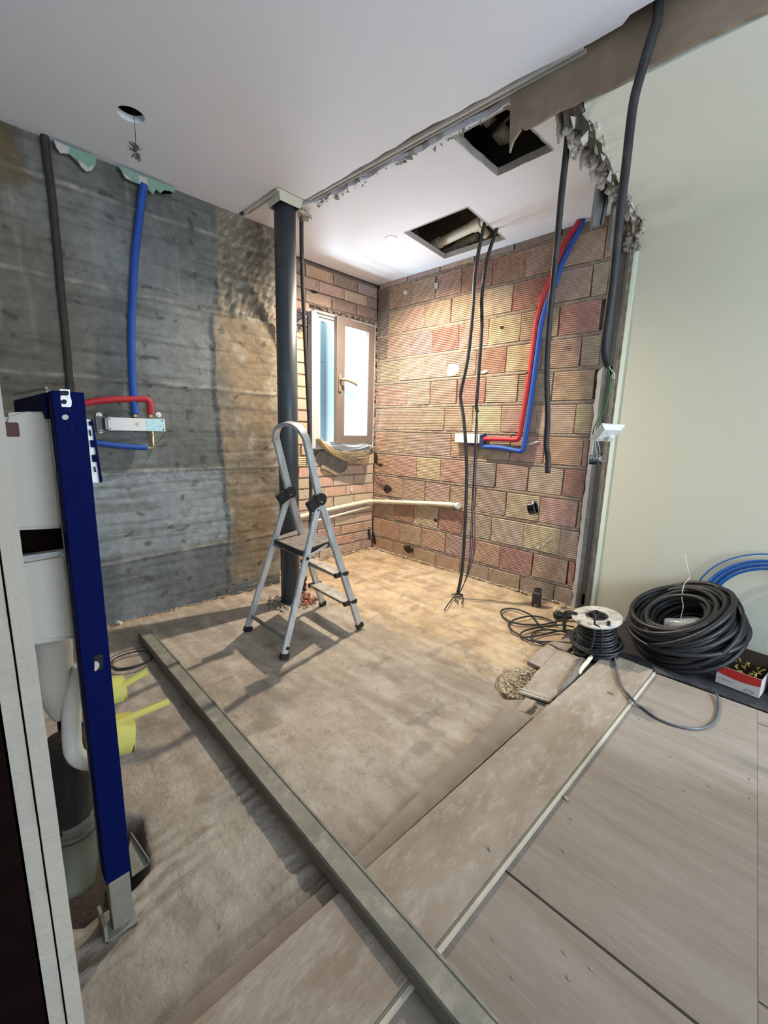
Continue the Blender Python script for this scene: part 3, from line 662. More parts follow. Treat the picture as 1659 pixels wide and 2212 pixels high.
# hanging stubs of studs
def channel(nm, pts, lbl, yv):
    P = [at(x, y, Y, yv) for x, y in pts]; bm = B()
    tl, tr_, br, bl = P
    N = 5; hs = [0, .006, 0, .006, 0]
    for (a, b_, off) in ((0, .25, .012), (.25, .3, 0), (.3, .7, .004), (.7, .75, 0), (.75, 1, .012)):
        a0 = tl.lerp(tr_, a); a1 = tl.lerp(tr_, b_); b1 = bl.lerp(br, b_); b0 = bl.lerp(br, a); d = Vector((-off, -off, 0)); e = Vector((.012, .012, 0))
        v = [bm.verts.new(q+d) for q in (a0, a1, b1, b0)]+[bm.verts.new(q+e) for q in (a0, a1, b1, b0)]
        for f in ((0,1,2,3),(7,6,5,4),(0,4,5,1),(1,5,6,2),(2,6,7,3),(3,7,4,0)): bm.faces.new([v[k] for k in f])
    return tag(obj(nm, bm, M_galv), lbl, 'stud')
channel('stud_stub', [(1290,395),(1322,385),(1302,485),(1276,493)], 'ribbed galvanised stud stub hanging left, over the brick wall top', -2.19)
channel('stud_stub', [(1328,400),(1352,390),(1336,530),(1313,541)], 'dark galvanised stud stub hanging beside the thick black cable', -2.22)

# ------------------------------------------------------------------ outer shell (behind the camera)
bm = B(); box(bm, (-4.2, -6.0, -.12), (-4.0, .2, 3.0)); o = obj('wall_west', bm, M_white); o['kind'] = 'structure'; o.name = 'wall_outer_left'
bm = B(); box(bm, (-4.2, -6.2, -.12), (.1, -6.0, .8)); box(bm, (-4.2, -6.2, 2.45), (.1, -6.0, 3.0)); box(bm, (-4.2, -6.2, .8), (-3.2, -6.0, 2.45)); box(bm, (-.6, -6.2, .8), (.1, -6.0, 2.45)); o = obj('wall_behind_camera', bm, M_white); o['kind'] = 'structure'
# ceiling edge strip over recess + void above beige ceiling
# ------------------------------------------------------------------ recessed lamp, ceiling hole, hatch contents
rl = thing('recessed_spotlight', (-.663, -.808, H), 'lit round recessed spotlight in the white ceiling near the window', 'lamp')
bm = B(); lathe(bm, [(.030, -.003), (.040, -.006), (.043, -.003), (.043, 0), (.030, .0)], 28, Matrix.Translation((-.663, -.808, H))); obj('ring', bm, M_whitep, rl)
bm = B(); lathe(bm, [(.0005, -.0035), (.030, -.0035), (.030, .001), (.0005, .001)], 24, Matrix.Translation((-.663, -.808, H))); obj('bulb', bm, emis('warm_lamp', (255,224,180), 14), rl)
hg = thing('hanging_wire_tuft', tuple(at(293,325,Y,-.80)), 'small grey metal tuft hanging on a wire from the round ceiling hole', 'wire')
p0 = Vector((-2.335, -.80, H)); p1 = at(293, 312, Y, -.80)
bm = B(); tube(bm, [p0+Vector((0, 0, .02)), p0.lerp(p1, .5)+Vector((.003, 0, 0)), p1], .0014, 5, 3); obj('wire', bm, M_blk, hg)
bm = B(); c = at(294, 328, Y, -.80)
for i in range(34):
    a = random.uniform(0, 6.28); e = random.uniform(-1.4, 1.4); d = Vector((math.cos(a)*math.cos(e), math.sin(a)*math.cos(e), math.sin(e)))*random.uniform(.02, .042); s = Vector((random.uniform(-1, 1), random.uniform(-1, 1), random.uniform(-1, 1)))*.006
    v = [bm.verts.new(c), bm.verts.new(c+d+s), bm.verts.new(c+d-s), bm.verts.new(c+d*.6+s.cross(d.normalized())*1.2)]
    for f in ((0,1,2),(0,2,3),(0,3,1),(1,3,2)): bm.faces.new([v[k] for k in f])
obj('tuft', bm, M_ball, hg)
# pipes in the second hatch
hp = thing('waste_pipe', (-.4, -1.2, H+.12), 'ivory waste pipe with branch seen inside the ceiling hatch by the brick wall', 'pipe')
za = H+.10
A_ = at(942, 528, Z, za); B_ = at(1045, 478, Z, za)
bm = B(); d = (B_-A_).normalized(); cyl(bm, A_, A_+d*.62, .035); cyl(bm, A_-d*.02, A_+d*.05, .040); cyl(bm, A_+d*.40, A_+d*.48, .042); obj('main_pipe', bm, M_ivory, hp, smooth=False)
bm = B(); q = A_+d*.43; tube(bm, [q, q+Vector((.03, -.03, -.03)), q+Vector((.05, -.06, -.075))], .026, 14, 4); obj('branch', bm, M_ivory, hp, smooth=True)
hp2 = thing('waste_pipe', (-.3, -1.15, H+.1), 'second shorter ivory waste pipe beside the longer one in the hatch', 'pipe')
A2 = at(955, 548, Z, H+.12); B2 = at(1030, 512, Z, H+.12); bm = B(); tube(bm, [A2, A2.lerp(B2, .4), A2.lerp(B2, .5)+Vector((0, 0, .01)), B2], .028, 14, 3); obj('pipe_run', bm, M_ivory, hp2, smooth=True)
bm = B(); cyl(bm, A2.lerp(B2, .55), A2.lerp(B2, .68), .034); obj('coupling', bm, M_ivory, hp2)
wc = [at(888, 510, Z, H+.03), at(899, 498, Z, H+.09), at(904, 502, Z, H+.09), at(893, 514, Z, H+.03)]
bm = B(); tube(bm, wc, .003, 6, 1, closed=True); tag(obj('hanger_clip', bm, M_galv), 'small metal hanger clip in the near-lamp corner of the ceiling hatch', 'clip')
# pipes in the first hatch
hq = thing('duct_bundle', (-1.05, -1.9, H+.2), 'dim grey pipes inside the dark ceiling hatch behind the hanging brown board', 'pipe')
for (a, b_, r) in (((1048,250),(1085,300),.03), ((1075,275),(1130,330),.035)):
    bm = B(); cyl(bm, at(*a, Z, H+.2), at(*b_, Z, H+.2), r); obj('pipe_run', bm, M_ivory, hq)
bm = B(); j0, j1 = at(1010, 330, Z, H+.15), at(1110, 235, Z, H+.15); bar(bm, j0, j1, (.03, .03, 0), (0, 0, .04)); bar(bm, j0.lerp(j1, .5), j0.lerp(j1, .5)+Vector((0, 0, .235)), (.008, 0, 0), (0, .008, 0)); tag(obj('joist_bar', bm, M_bplast), 'black ceiling hanger bar above the hatch by the brown board', 'bar')

# ------------------------------------------------------------------ big grey down pipe with plaster collar
dp = thing('soil_stack', (-1.468, -.680, 0), 'tall dark grey vertical drain pipe standing between the two bathrooms', 'pipe')
bm = B(); cyl(bm, (-1.468, -.683, -.02), (-1.462, -.667, H+.02), .066, seg=40); obj('pipe_shaft', bm, M_pvc, dp, smooth=True)
bm = B()
v1 = [(-1.575, -.775), (-1.385, -.775), (-1.375, -.60), (-1.56, -.60)]; v2 = [(-1.535, -.735), (-1.405, -.735), (-1.395, -.605), (-1.53, -.605)]
a = [bm.verts.new((x, y, H+.028)) for x, y in v1]; b_ = [bm.verts.new((x, y, H-.045)) for x, y in [(-1.54, -.742), (-1.40, -.742), (-1.392, -.60), (-1.535, -.60)]]
for i in range(4): bm.faces.new((a[i], a[(i+1) % 4], b_[(i+1) % 4], b_[i]))
bm.faces.new(a[::-1]); obj('collar', bm, M_beige, dp)
bm = B(); bar(bm, (-1.565, -.36, H-.004), (-1.565, -.76, H-.004), (.02, 0, 0), (0, 0, .014)); bar(bm, (-1.545, -.38, H-.010), (-1.545, -.75, H-.010), (.008, 0, 0), (0, 0, .01)); tag(obj('ceiling_trim', bm, M_gyps), 'broken pale trim strip on the ceiling left of the grey pipe', 'trim')
# debris round its base
bm = B()
for i in range(150):
    a = random.uniform(0, 6.28); r = random.uniform(.06, .17); rock(bm, (-1.465+r*math.cos(a)*1.2, -.68+r*math.sin(a), .006), random.uniform(.005, .016))
tag(obj('grey_debris', bm, M_gypsd), 'grey rubble round the foot of the dark grey pipe', 'rubble', kind='stuff')
bm = B()
for i in range(60):
    a = random.uniform(-1.6, .6); r = random.uniform(.07, .15); rock(bm, (-1.44+r*math.cos(a), -.70+r*math.sin(a), .008), random.uniform(.006, .016))
tag(obj('red_debris', bm, M_terra), 'red brick crumbs at the foot of the grey pipe', 'rubble', kind='stuff')
bm = B(); 
for i in range(14): rock(bm, (-1.335+random.uniform(-.03, .03), -.60+random.uniform(-.03, .04), .02+.10*random.random()), random.uniform(.02, .035), 1.0)
tag(obj('maroon_rag', bm, mk('maroon_cloth', (74,38,46), .95)), 'crumpled maroon rag behind the foot of the grey pipe', 'rag')
# dark thin conduit next to it
bm = B(); tube(bm, [at(651,452,Y,-.60), at(652,560,Y,-.5), at(658,720,Y,-.40), at(666,880,Y,-.35), at(671,1000,Y,-.33), at(671,1150,Y,-.33), at(670,1215,Y,-.33)], .014, 10, 5)
tag(obj('conduit', bm, M_blk, smooth=True), 'thin dark conduit running down just right of the tall grey pipe', 'conduit')
bm = B()
for q in ([(645,445),(663,452),(655,462),(644,470)], [(652,440),(668,450),(662,460)]):
    P = [at(x, y, Y, -.62) for x, y in q]; v = [bm.verts.new(p) for p in P]; u = [bm.verts.new(p+Vector((.01, .015, 0))) for p in P]; bm.faces.new(v); bm.faces.new(u[::-1])
    for i in range(len(v)): bm.faces.new((v[i], v[(i+1) % len(v)], u[(i+1) % len(v)], u[i]))
tag(obj('torn_tape', bm, M_kraft), 'torn brown tape flap where the thin conduit enters the ceiling', 'tape')
# blue net bag in the wall gap
bm = B()
for i in range(11):
    t = i/10; P = [at(641+2*math.sin(k), 668+5*k, Y, -.02-.03*math.sin(k*.8)) for k in range(9)]
    tube(bm, [p+Vector((.14*t*(.6+.4*math.sin(k*.5)), 0, .02*math.sin(t*9+k))) for k, p in enumerate(P)], .0022, 4, 2)
for i in range(9):
    z_ = 668+5*i; tube(bm, [at(641+2.2*k, z_+3*math.sin(k), Y, -.03-.02*math.sin(k+i)) for k in range(10)], .0022, 4, 2)
tag(obj('net_bag', bm, M_mesh), 'dark blue net stuffed in the gap left of the window top', 'net')

# ------------------------------------------------------------------ step ladder
LD = thing('step_ladder', (-1.64, -1.11, 0), 'aluminium step ladder with black hinges and grey platform standing by the grey pipe', 'ladder')
Ff, Fn = Vector((-1.335, -.892, .0)), Vector((-1.375, -1.328, .0)); Hf, Hn = at(625, 1063, Y, -.97), at(690, 1078, Y, -1.25)
Bf, Bn = Vector((-1.925, -.905, .0)), Vector((-1.940, -1.335, .0))
Tn, Tf = at(661, 948, Y, -1.235), at(596, 948, Y, -.985)
wid = Vector((.028, .0, .010)); dep = Vector((0, .016, 0))
def rail(nm, p, q, w_=.040, t=.020, mt=M_alu):
    bm = B(); d = (q-p).normalized(); side = Vector((0, 1, 0)); side = (side-d*side.dot(d)).normalized(); f = d.cross(side)
    bar(bm, p, q, f*w_, side*t, bev=.0025); return obj(nm, bm, mt, LD)
# hoop: front rails continue up into the handle
d1 = (Tf-Hf).normalized(); d2 = (Tn-Hn).normalized()
hoop = [Fn, Hn, Tn, Tn+d2*.035+(Tf-Tn)*.06, Tn+d2*.07+(Tf-Tn)*.20, Tn.lerp(Tf, .5)+(d1+d2)*.5*.085, Tf+d1*.07+(Tn-Tf)*.20, Tf+d1*.035+(Tn-Tf)*.06, Tf, Hf, Ff]
bm = B(); Q = [Fn, Hn]+smoothpts([Tn-(Tn-Hn)*.02, *hoop[2:9], Tf-(Tf-Hf)*.02], 4)+[Hf, Ff]
ring = []
for i, p in enumerate(Q):
    t = (Q[min(i+1, len(Q)-1)]-Q[max(i-1, 0)]).normalized(); nrm = (Tf-Tn).cross(d1+d2).normalized()   # normal of hoop plane
    s = nrm.cross(t).normalized(); ring.append([bm.verts.new(p+a*nrm*.021+b2*s*.010) for a, b2 in ((-1,-1),(-1,1),(1,1),(1,-1))])
for i in range(len(Q)-1):
    for j in range(4): bm.faces.new((ring[i][j], ring[i][(j+1) % 4], ring[i+1][(j+1) % 4], ring[i+1][j]))
bm.faces.new(ring[0][::-1]); bm.faces.new(ring[-1]); obj('front_frame', bm, M_alu, LD)
for p, q in ((Bn, Hn), (Bf, Hf)): rail('rear_rail', p+Vector((0, 0, .02)), q-(q-p)*.02, .036, .020)
for p, q in ((Fn, Hn), (Ff, Hf), (Bn, Hn), (Bf, Hf)):
    bm = B(); d = (q-p).normalized(); side = Vector((0, 1, 0)); side = (side-d*side.dot(d)).normalized(); f = d.cross(side); bar(bm, p, p+d*.035, f*.05, side*.028, bev=.003); obj('rubber_foot', bm, M_bplast, LD)
def on(p, q, z): return p+(q-p)*((z-p.z)/(q.z-p.z))
for zz in (.185, .375):
    a, b_ = on(Ff, Hf, zz), on(Fn, Hn, zz); bm = B(); bar(bm, a+Vector((-.02, 0, 0)), b_+Vector((-.02, 0, 0)), Vector((.085, 0, 0)), Vector((0, 0, .018)), bev=.003); s = obj('tread', bm, mk('worn_tread', (172,166,156), .6, .4, col2=(140,134,126), scale=25, dirt=(100,92,84), dscale=25, damt=.4), LD)
    for e in (a, b_):
        bm = B(); box(bm, e+Vector((-.065, -.012, -.014)), e+Vector((.035, .012, .012)), bev=.003); obj('tread_end_cap', bm, M_bplast, s)
zp = .565
cs = [at(588, 1163, Z, zp), at(652, 1190, Z, zp), at(719, 1166, Z, zp), at(656, 1140, Z, zp)]
bm = B(); a = [bm.verts.new(p) for p in cs]; b_ = [bm.verts.new(p-Vector((0, 0, .004))) for p in cs]; bm.faces.new(a); bm.faces.new(b_[::-1])
for i in range(4): bm.faces.new((a[i], a[(i+1) % 4], b_[(i+1) % 4], b_[i]))
pf = obj('platform', bm, mk('dusty_platform', (120,112,104), .85, col2=(84,80,78), scale=14, dirt=(160,152,142), dscale=18), LD)
bm = B(); c0 = sum(cs, Vector())/4
cs2 = [c0+(p-c0)*1.015 for p in cs]; a = [bm.verts.new(p-Vector((0, 0, .0045))) for p in cs2]; b_ = [bm.verts.new(p-Vector((0, 0, .030))) for p in cs2]; bm.faces.new(a); bm.faces.new(b_[::-1])
for i in range(4): bm.faces.new((a[i], a[(i+1) % 4], b_[(i+1) % 4], b_[i]))
obj('platform_rim', bm, M_bplast, pf)
for h, p, q in ((Hn, Fn, Tn), (Hf, Ff, Tf)):
    bm = B(); cyl(bm, h+Vector((0, -.022, .0)), h+Vector((0, .022, .0)), .036, seg=24)
    d = (Bn-Hn).normalized(); bar(bm, h, h+Vector((-.075, 0, -.045)), Vector((.012, 0, -.02))*2.6, Vector((0, .036, 0)), bev=.004)
    hgj = obj('hinge', bm, M_bplast, LD)
    bm = B(); cyl(bm, h+Vector((-.004, -.026, -.012)), h+Vector((-.004, -.020, -.012)), .005, seg=8); obj('rivet', bm, M_alu, hgj)
bm = B(); a, b_ = on(Bf, Hf, .095), on(Bn, Hn, .095); cyl(bm, a, b_, .011, seg=14); obj('rear_crossbar', bm, M_galv, LD, smooth=True)
bm = B(); a, b_ = on(Bf, Hf, .53), on(Bn, Hn, .53); cyl(bm, a, b_, .009, seg=12); obj('platform_crossbar', bm, M_galv, LD)
a = on(Bn, Hn, .53)+Vector((.0, -.013, 0)); b_ = a+Vector((.16, .03, .035))
bm = B(); bar(bm, a, b_, Vector((0, 0, .016)), Vector((0, .004, 0)), bev=.0015); obj('locking_arm', bm, M_alu, LD)
for zz in (.52, .06, .78):
    q = on(Bn, Hn, zz)+Vector((0, -.012, 0)); bm = B(); cyl(bm, q, q+Vector((0, -.004, 0)), .010 if zz < .7 else .005, seg=14); obj('rivet', bm, M_bplast, LD)

# ------------------------------------------------------------------ horizontal waste pipes low on the brick corner
wp = thing('low_waste_pipe', (-.03, -.5, .55), 'beige wall pipe with capped end running low across the brick corner', 'pipe')
bm = B(); P = [at(640,1118,Y,-.03), at(700,1103,Y,-.03), at(760,1090,Y,-.03), at(795,1083,Y,-.035), Vector((-.04, -.04, .51)), at(812,1083,X,-.035), at(860,1085,X,-.03), at(920,1087,X,-.03), at(985,1091,X,-.03)]
tube(bm, P, .020, 14, 4); obj('pipe_run', bm, M_ivory, wp, smooth=True)
for x, y, ax in ((762,1089,Y), (837,1084,X), (908,1087,X), (970,1090,X)):
    c = at(x, y, ax, -.03); d = Vector((0, .012, 0)) if ax == X else Vector((.012, 0, 0)); bm = B(); cyl(bm, c-d, c+d, .0225, seg=16); obj('collar', bm, M_ivory, wp)
c = at(988, 1092, X, -.03); bm = B(); cyl(bm, c+Vector((0, .01, 0)), c-Vector((.006, .02, 0)), .026, seg=18); tag(obj('end_cap', bm, M_whitep, wp), 'pale translucent end cap')
wp2 = bm = B(); tube(bm, [at(668,1128,Y,-.02), at(720,1115,Y,-.02), at(775,1100,Y,-.02), at(800,1094,Y,-.02)], .014, 10, 4); tag(obj('low_waste_pipe', bm, M_ivory, smooth=True), 'thinner beige pipe just under the low wall pipe beneath the window', 'pipe')
bm = B(); tube(bm, [at(642,1232,Y,-.06), at(680,1218,Y,-.06), at(684,1206,Y,-.06)], .028, 12, 4); bar(bm, at(655,1250,Y,-.08), at(690,1232,Y,-.08), (0, .04, 0), (0, 0, .05), .004)
tag(obj('gully_box', bm, mk('old_pvc', (176,166,146), .7, dirt=(110,100,86))), 'old beige plastic gully piece on the floor behind the ladder', 'pipe')
bm = B(); tube(bm, [at(806,1008,X,-.02), at(812,1025,X,-.03), at(822,1042,X,-.02), at(834,1056,X,-.01)], .004, 6, 4); tube(bm, [at(820,1040,X,-.02), at(828,1037,X,-.02)], .003, 5, 1); tag(obj('old_wire', bm, mk('brown_wire', (70,44,36), .8)), 'brown frayed wire poking from the brick corner above the low pipe', 'wire')

# ------------------------------------------------------------------ hanging cables
def cable(nm, pts, r, lbl, cat='cable', mt=None, k=5):
    bm = B(); tube(bm, pts, r, 10, k); return tag(obj(nm, bm, mt or M_blk2, smooth=True), lbl, cat)
cable('hanging_cable', [at(1052,478,X,-.38)+Vector((0,0,.05)), at(1041,508,X,-.38), at(1026,590,X,-.38), at(1022,660,X,-.38), at(1015,740,X,-.38), at(1008,790,X,-.38), at(997,840,X,-.38), at(995,862,X,-.38), at(1001,900,X,-.39), at(1006,960,X,-.4), at(1008,1020,X,-.41), at(1006,1100,X,-.42), at(1002,1180,X,-.44), at(997,1240,X,-.46), at(989,1280,X,-.485)], .012, 'left of two black cables hanging from the square ceiling hatch to the floor')
cable('hanging_cable', [at(1078,492,X,-.30)+Vector((0,0,.04)), at(1066,515,X,-.30), at(1050,570,X,-.32), at(1041,640,X,-.34), at(1041,700,X,-.35), at(1036,780,X,-.36), at(1031,850,X,-.37), at(1029,880,X,-.37), at(1032,890,X,-.37)], .012, 'right of two black cables hanging from the square ceiling hatch, ending at knee-bent joint')
for i, (dx, mtc, lb) in enumerate(((0, mk('blue_wire', (38,46,92), .5), 'dark blue'), (3, mk('brown_wire2', (84,58,44), .5), 'brown'), (-2, M_blk, 'black'))):
    cable('loose_wire', [at(1030+dx*.3,888,X,-.37), at(1028+dx,950,X,-.375), at(1024+dx,1040,X,-.39), at(1021+dx*1.5,1120,X,-.41), at(1020+dx*2,1180,X,-.43), at(1014+dx,1225,X,-.45), at(1002,1262,X,-.47), at(991,1283,X,-.485)], .0035, lb+' thin wire hanging below the right cable of the hatch pair', 'wire', mtc)
g = Vector((-.5, -1.44, .012))
bm = B(); 
for pts in ([(989,1278),(983,1286),(975,1296),(968,1305),(960,1318)], [(985,1284),(993,1284),(1000,1292),(997,1304)], [(988,1280),(982,1290),(990,1302)], [(975,1285),(990,1282),(1000,1286),(985,1290)]):
    tube(bm, [at(x, y, Z, .012+.012*(i % 2)) for i, (x, y) in enumerate(pts)], .0045, 8, 4)
tag(obj('cable_knot', bm, M_blk2, smooth=True), 'knotted cable ends lying on the floor under the two hatch cables', 'cable')
cable('hanging_cable', [Vector((-1.03, -2.20, H+.06)), at(1231,248,X,-1.01), at(1229,268,X,-1.0), at(1222,340,X,-.98), at(1213,420,X,-.97), at(1204,520,X,-.95), at(1194,620,X,-.93), at(1186,700,X,-.92), at(1181,800,X,-.91), at(1183,900,X,-.9), at(1180,960,X,-.9), at(1184,990,X,-.9), at(1183,1022,X,-.9)], .0145, 'black cable hanging from the broken ceiling corner, ending over the round junction box', mt=M_blk2)
bm = B(); tube(bm, [at(1183,1020,X,-.9), at(1180,1027,X,-.9), at(1172,1031,X,-.9), at(1165,1029,X,-.9)], .003, 6, 4); tube(bm, [at(1162,1030,X,-.9), at(1160,1050,X,-.9), at(1161,1084,X,-.9)], .0014, 5, 4)
jb0 = tag(obj('string', bm, mk('straw_string', (190,170,120), .9)), 'thin pale string from the black cable end down to the junction box', 'string')
# junction box
jb = thing('junction_box', tuple(at(1151,1098,X,-.9)), 'shiny black plastic junction box hanging in front of the bricks', 'junction box')
c = at(1151, 1098, X, -.9); Mx = Matrix.Translation(c) @ Matrix.Rotation(math.radians(25), 4, 'Y') @ Matrix.Rotation(math.radians(70), 4, 'X') @ Matrix.Rotation(math.radians(20), 4, 'Z')
M_gloss = mk('glossy_black', (14,16,20), .12)
bm = B(); lathe(bm, [(.016, -.020), (.032, -.020), (.034, .012), (.041, .014), (.041, .018), (.029, .018), (.028, -.012), (.016, -.014)], 20, Mx); obj('shell', bm, M_gloss, jb)
bm = B(); box(bm, (-.012, -.012, -.016), (.014, .010, .006), bev=.002); bmesh.ops.transform(bm, matrix=Mx, verts=bm.verts); tag(obj('terminal', bm, M_galv, jb), 'grey metal terminal')
# thick cable with green wires, thermostat
cable('hanging_cable', [Vector((-1.322, -2.62, H+.14)), at(1421,30,X,-1.322), at(1408,80,X,-1.325), at(1390,140,X,-1.328), at(1371,210,X,-1.328), at(1362,270,X,-1.328), at(1352,360,X,-1.328), at(1343,430,X,-1.328), at(1333,520,X,-1.325), at(1324,610,X,-1.322), at(1315,680,X,-1.322), at(1308,730,X,-1.322), at(1307,762,X,-1.322), at(1311,780,X,-1.322), at(1316,792,X,-1.322)], .0155, 'thickest black cable hanging from the brown ceiling slot beside the beige wall', mt=M_blk2, k=6)
M_grn = mk('green_wire', (44,112,52), .5)
bm = B()
for dx in (0, 3): tube(bm, [at(1312+dx*.5,790,X,-1.322), at(1316+dx*.4,810,X,-1.322), at(1318-dx*.4,830,X,-1.322), at(1313-dx,862,X,-1.322), at(1304-dx*.5,890,X,-1.322), at(1288,915,X,-1.322), at(1283,925,X,-1.322), at(1281,940,X,-1.322), at(1282,952,X,-1.322)], .0020, 6, 5)
gw = tag(obj('green_wire', bm, M_grn, smooth=True), 'green twin wire from the thickest black cable to the thermostat plate', 'wire')
bm = B(); tube(bm, [at(1316,792,X,-1.322), at(1322,802,X,-1.322), at(1327,806,X,-1.322), at(1322,812,X,-1.322), at(1326,818,X,-1.322), at(1328,808,X,-1.322)], .0018, 6, 4); tag(obj('bent_wire', bm, M_whitep), 'small bent white wire at the end of the thickest cable', 'wire')
def rv(wv):
    a = wv.length; return Matrix.Rotation(a, 4, wv/a)
Mt = Matrix.Translation(CAM+(Vector((-.939, -2.511, 1.253))-CAM)*.818) @ rv(Vector((-3.568, 1.261, .531)))
s = .0450
tc = Mt.translation.copy(); th = thing('thermostat', tuple(tc), 'white square thermostat plate with dial hanging on wires at the stud', 'thermostat')
bm = B(); pr = [(-1, 0), (-1, .004), (-.72, .016)]
# frame: outer square, bevelled to inner
lv = [(1.0, 0.0), (1.0, .005), (.70, .018), (.70, .0)]
R_ = []
for sc_, h in lv: R_.append([bm.verts.new((a*s*sc_, b2*s*sc_, h)) for a, b2 in ((-1,-1),(1,-1),(1,1),(-1,1))])
for i in range(3):
    for j in range(4): bm.faces.new((R_[i][j], R_[i][(j+1) % 4], R_[i+1][(j+1) % 4], R_[i+1][j]))
bm.faces.new(R_[0][::-1]); bm.faces.new(R_[2])
bmesh.ops.transform(bm, matrix=Mt, verts=bm.verts); plt = obj('face_plate', bm, M_whitep, th)
bm = B(); lathe(bm, [(.013, .018), (.013, .026), (.011, .030), (.0005, .030)], 20, Mt @ Matrix.Translation((.012, -.008, 0))); obj('dial', bm, M_whitep, th)
bm = B(); lathe(bm, [(.002, .0184), (.002, .0188)], 10, Mt @ Matrix.Translation((-.012, .012, 0))); obj('lamp_dot', bm, M_bplast, plt)
bm = B(); lathe(bm, [(.002, .0184), (.002, .0188)], 10, Mt @ Matrix.Translation((-.022, -.022, 0))); obj('lamp_dot', bm, M_bplast, plt)
tb = thing('terminal_block', tuple(at(1290,988,X,-1.322)), 'bare metal switch mechanism hanging on white wires below the thermostat', 'switch')
c = at(1287, 990, X, -1.2)
bm = B(); box(bm, c+Vector((-.012, -.022, -.014)), c+Vector((.012, .024, .012)), bev=.002); obj('mechanism', bm, M_galv, tb)
bm = B(); box(bm, c+Vector((-.018, -.016, -.026)), c+Vector((.004, .020, -.015)), bev=.002); tag(obj('base', bm, M_bplast, tb), 'black base')
for i in range(5):
    bm = B(); q = c+Vector((-.018, -.02+.01*i, .002*(i % 2))); box(bm, q-Vector((.006, .003, .006)), q+Vector((.004, .003, .006)), bev=.001); obj('contact', bm, M_alu, tb)
bm = B()
for a, b_, e in (((1285,938),(1279,975),(1280,985)), ((1288,938),(1296,975),(1294,990)), ((1284,938),(1288,972),(1292,984)), ((1292,994),(1300,996),(1308,995))): tube(bm, [at(*a, X, -1.2), at(*b_, X, -1.2), at(*e, X, -1.2)], .0012, 5, 4)
obj('lead_wires', bm, M_whitep, tb)

# ------------------------------------------------------------------ red/blue pipes and mixer box on brick wall
cable('pipe_sleeve', [at(1252,486,X,-.06)+Vector((0,0,.03)), at(1240,496,X,-.05), at(1222,522,X,-.05), at(1208,556,X,-.05), at(1190,598,X,-.05), at(1172,645,X,-.045), at(1160,690,X,-.04), at(1153,740,X,-.04), at(1145,800,X,-.04), at(1136,860,X,-.04), at(1128,910,X,-.04), at(1123,938,X,-.04), at(1120,947,X,-.04), at(1113,950,X,-.04), at(1090,949,X,-.04), at(1046,948,X,-.04)], .018, 'red sleeved pipe bending down the brick wall to the valve box', 'pipe', M_red)
cable('pipe_sleeve', [at(1258,484,X,-.05)+Vector((0,0,.03)), at(1252,494,X,-.04), at(1236,524,X,-.04), at(1216,564,X,-.04), at(1204,600,X,-.04), at(1184,650,X,-.04), at(1169,700,X,-.035), at(1161,760,X,-.035), at(1153,820,X,-.035), at(1146,870,X,-.035), at(1139,920,X,-.035), at(1132,962,X,-.035), at(1128,973,X,-.035), at(1118,974,X,-.035), at(1080,967,X,-.035), at(1042,965,X,-.035)], .018, 'blue sleeved pipe bending down the brick wall beside the red one', 'pipe', M_blue)
for x, y in ((1162,666), (1141,805)):
    bm = B(); c = at(x, y, X, -.04); cyl(bm, c-Vector((0, 0, .003)), c+Vector((0, 0, .003)), .0205, seg=12); tag(obj('cable_tie', bm, M_bplast), ('upper' if y < 700 else 'lower')+' black tie round the red pipe on the brick wall', 'cable tie')
vb = thing('valve_box', (-.03, -1.15, 1.17), 'white shower valve box with navy end on the brick wall', 'valve')
P = [at(984,936,X,-.05), at(1037,937,X,-.05), at(1037,958,X,-.05), at(984,954,X,-.05)]
bm = B(); box(bm, (-.055, P[1].y, P[2].z), (-.012, P[0].y, P[0].z), bev=.003); obj('cover', bm, M_whitep, vb)
bm = B(); box(bm, (-.052, P[1].y-.038, P[2].z-.015), (-.010, P[1].y-.002, P[0].z+.005), bev=.003); tag(obj('end_block', bm, mk('navy_plastic', (34,48,84), .5), vb), 'navy end block')
bm = B(); box(bm, (-.045, P[1].y+.07, P[2].z-.022), (-.012, P[1].y+.11, P[2].z-.001), bev=.003); obj('lower_lug', bm, mk('navy_plastic2', (34,48,84), .5), vb)
for dz in (.0, .012):
    bm = B(); c = Vector((-.053, P[1].y-.012-dz, P[0].z-.004)); cyl(bm, c, c-Vector((.008, 0, 0)), .005, seg=10); obj('screw', bm, M_alu, vb)

# ------------------------------------------------------------------ concrete wall services
cable('blue_riser_pipe', [at(311,398,Y,-.335), at(306,430,Y,-.325), at(299,490,Y,-.318), at(291,560,Y,-.316), at(287,640,Y,-.316), at(284,700,Y,-.316), at(284,760,Y,-.316), at(286,820,Y,-.318), at(289,870,Y,-.322), at(292,895,Y,-.325)], .0205, 'tall blue sleeved pipe running down the concrete wall to the mixer body', 'pipe', M_blue)
cable('dark_riser_conduit', [at(96,288,Y,-.31)+Vector((0,0,.03)), at(100,330,Y,-.305), at(112,420,Y,-.303), at(122,520,Y,-.303), at(133,640,Y,-.303), at(143,740,Y,-.303), at(151,830,Y,-.303), at(158,900,Y,-.303)], .018, 'dark conduit running down the left of the concrete wall behind the navy frame', 'conduit', mk('brown_black_conduit', (46,40,36), .7, dirt=(80,74,64)))
cable('red_branch_pipe', [at(92,888,Y,-.33), at(130,882,Y,-.33), at(165,875,Y,-.33), at(210,866,Y,-.33), at(250,863,Y,-.33), at(290,862,Y,-.33), at(312,862,Y,-.33), at(321,866,Y,-.33), at(324,876,Y,-.33), at(325,895,Y,-.325)], .018, 'red sleeved pipe crossing behind the blue riser on the concrete wall', 'pipe', M_red)
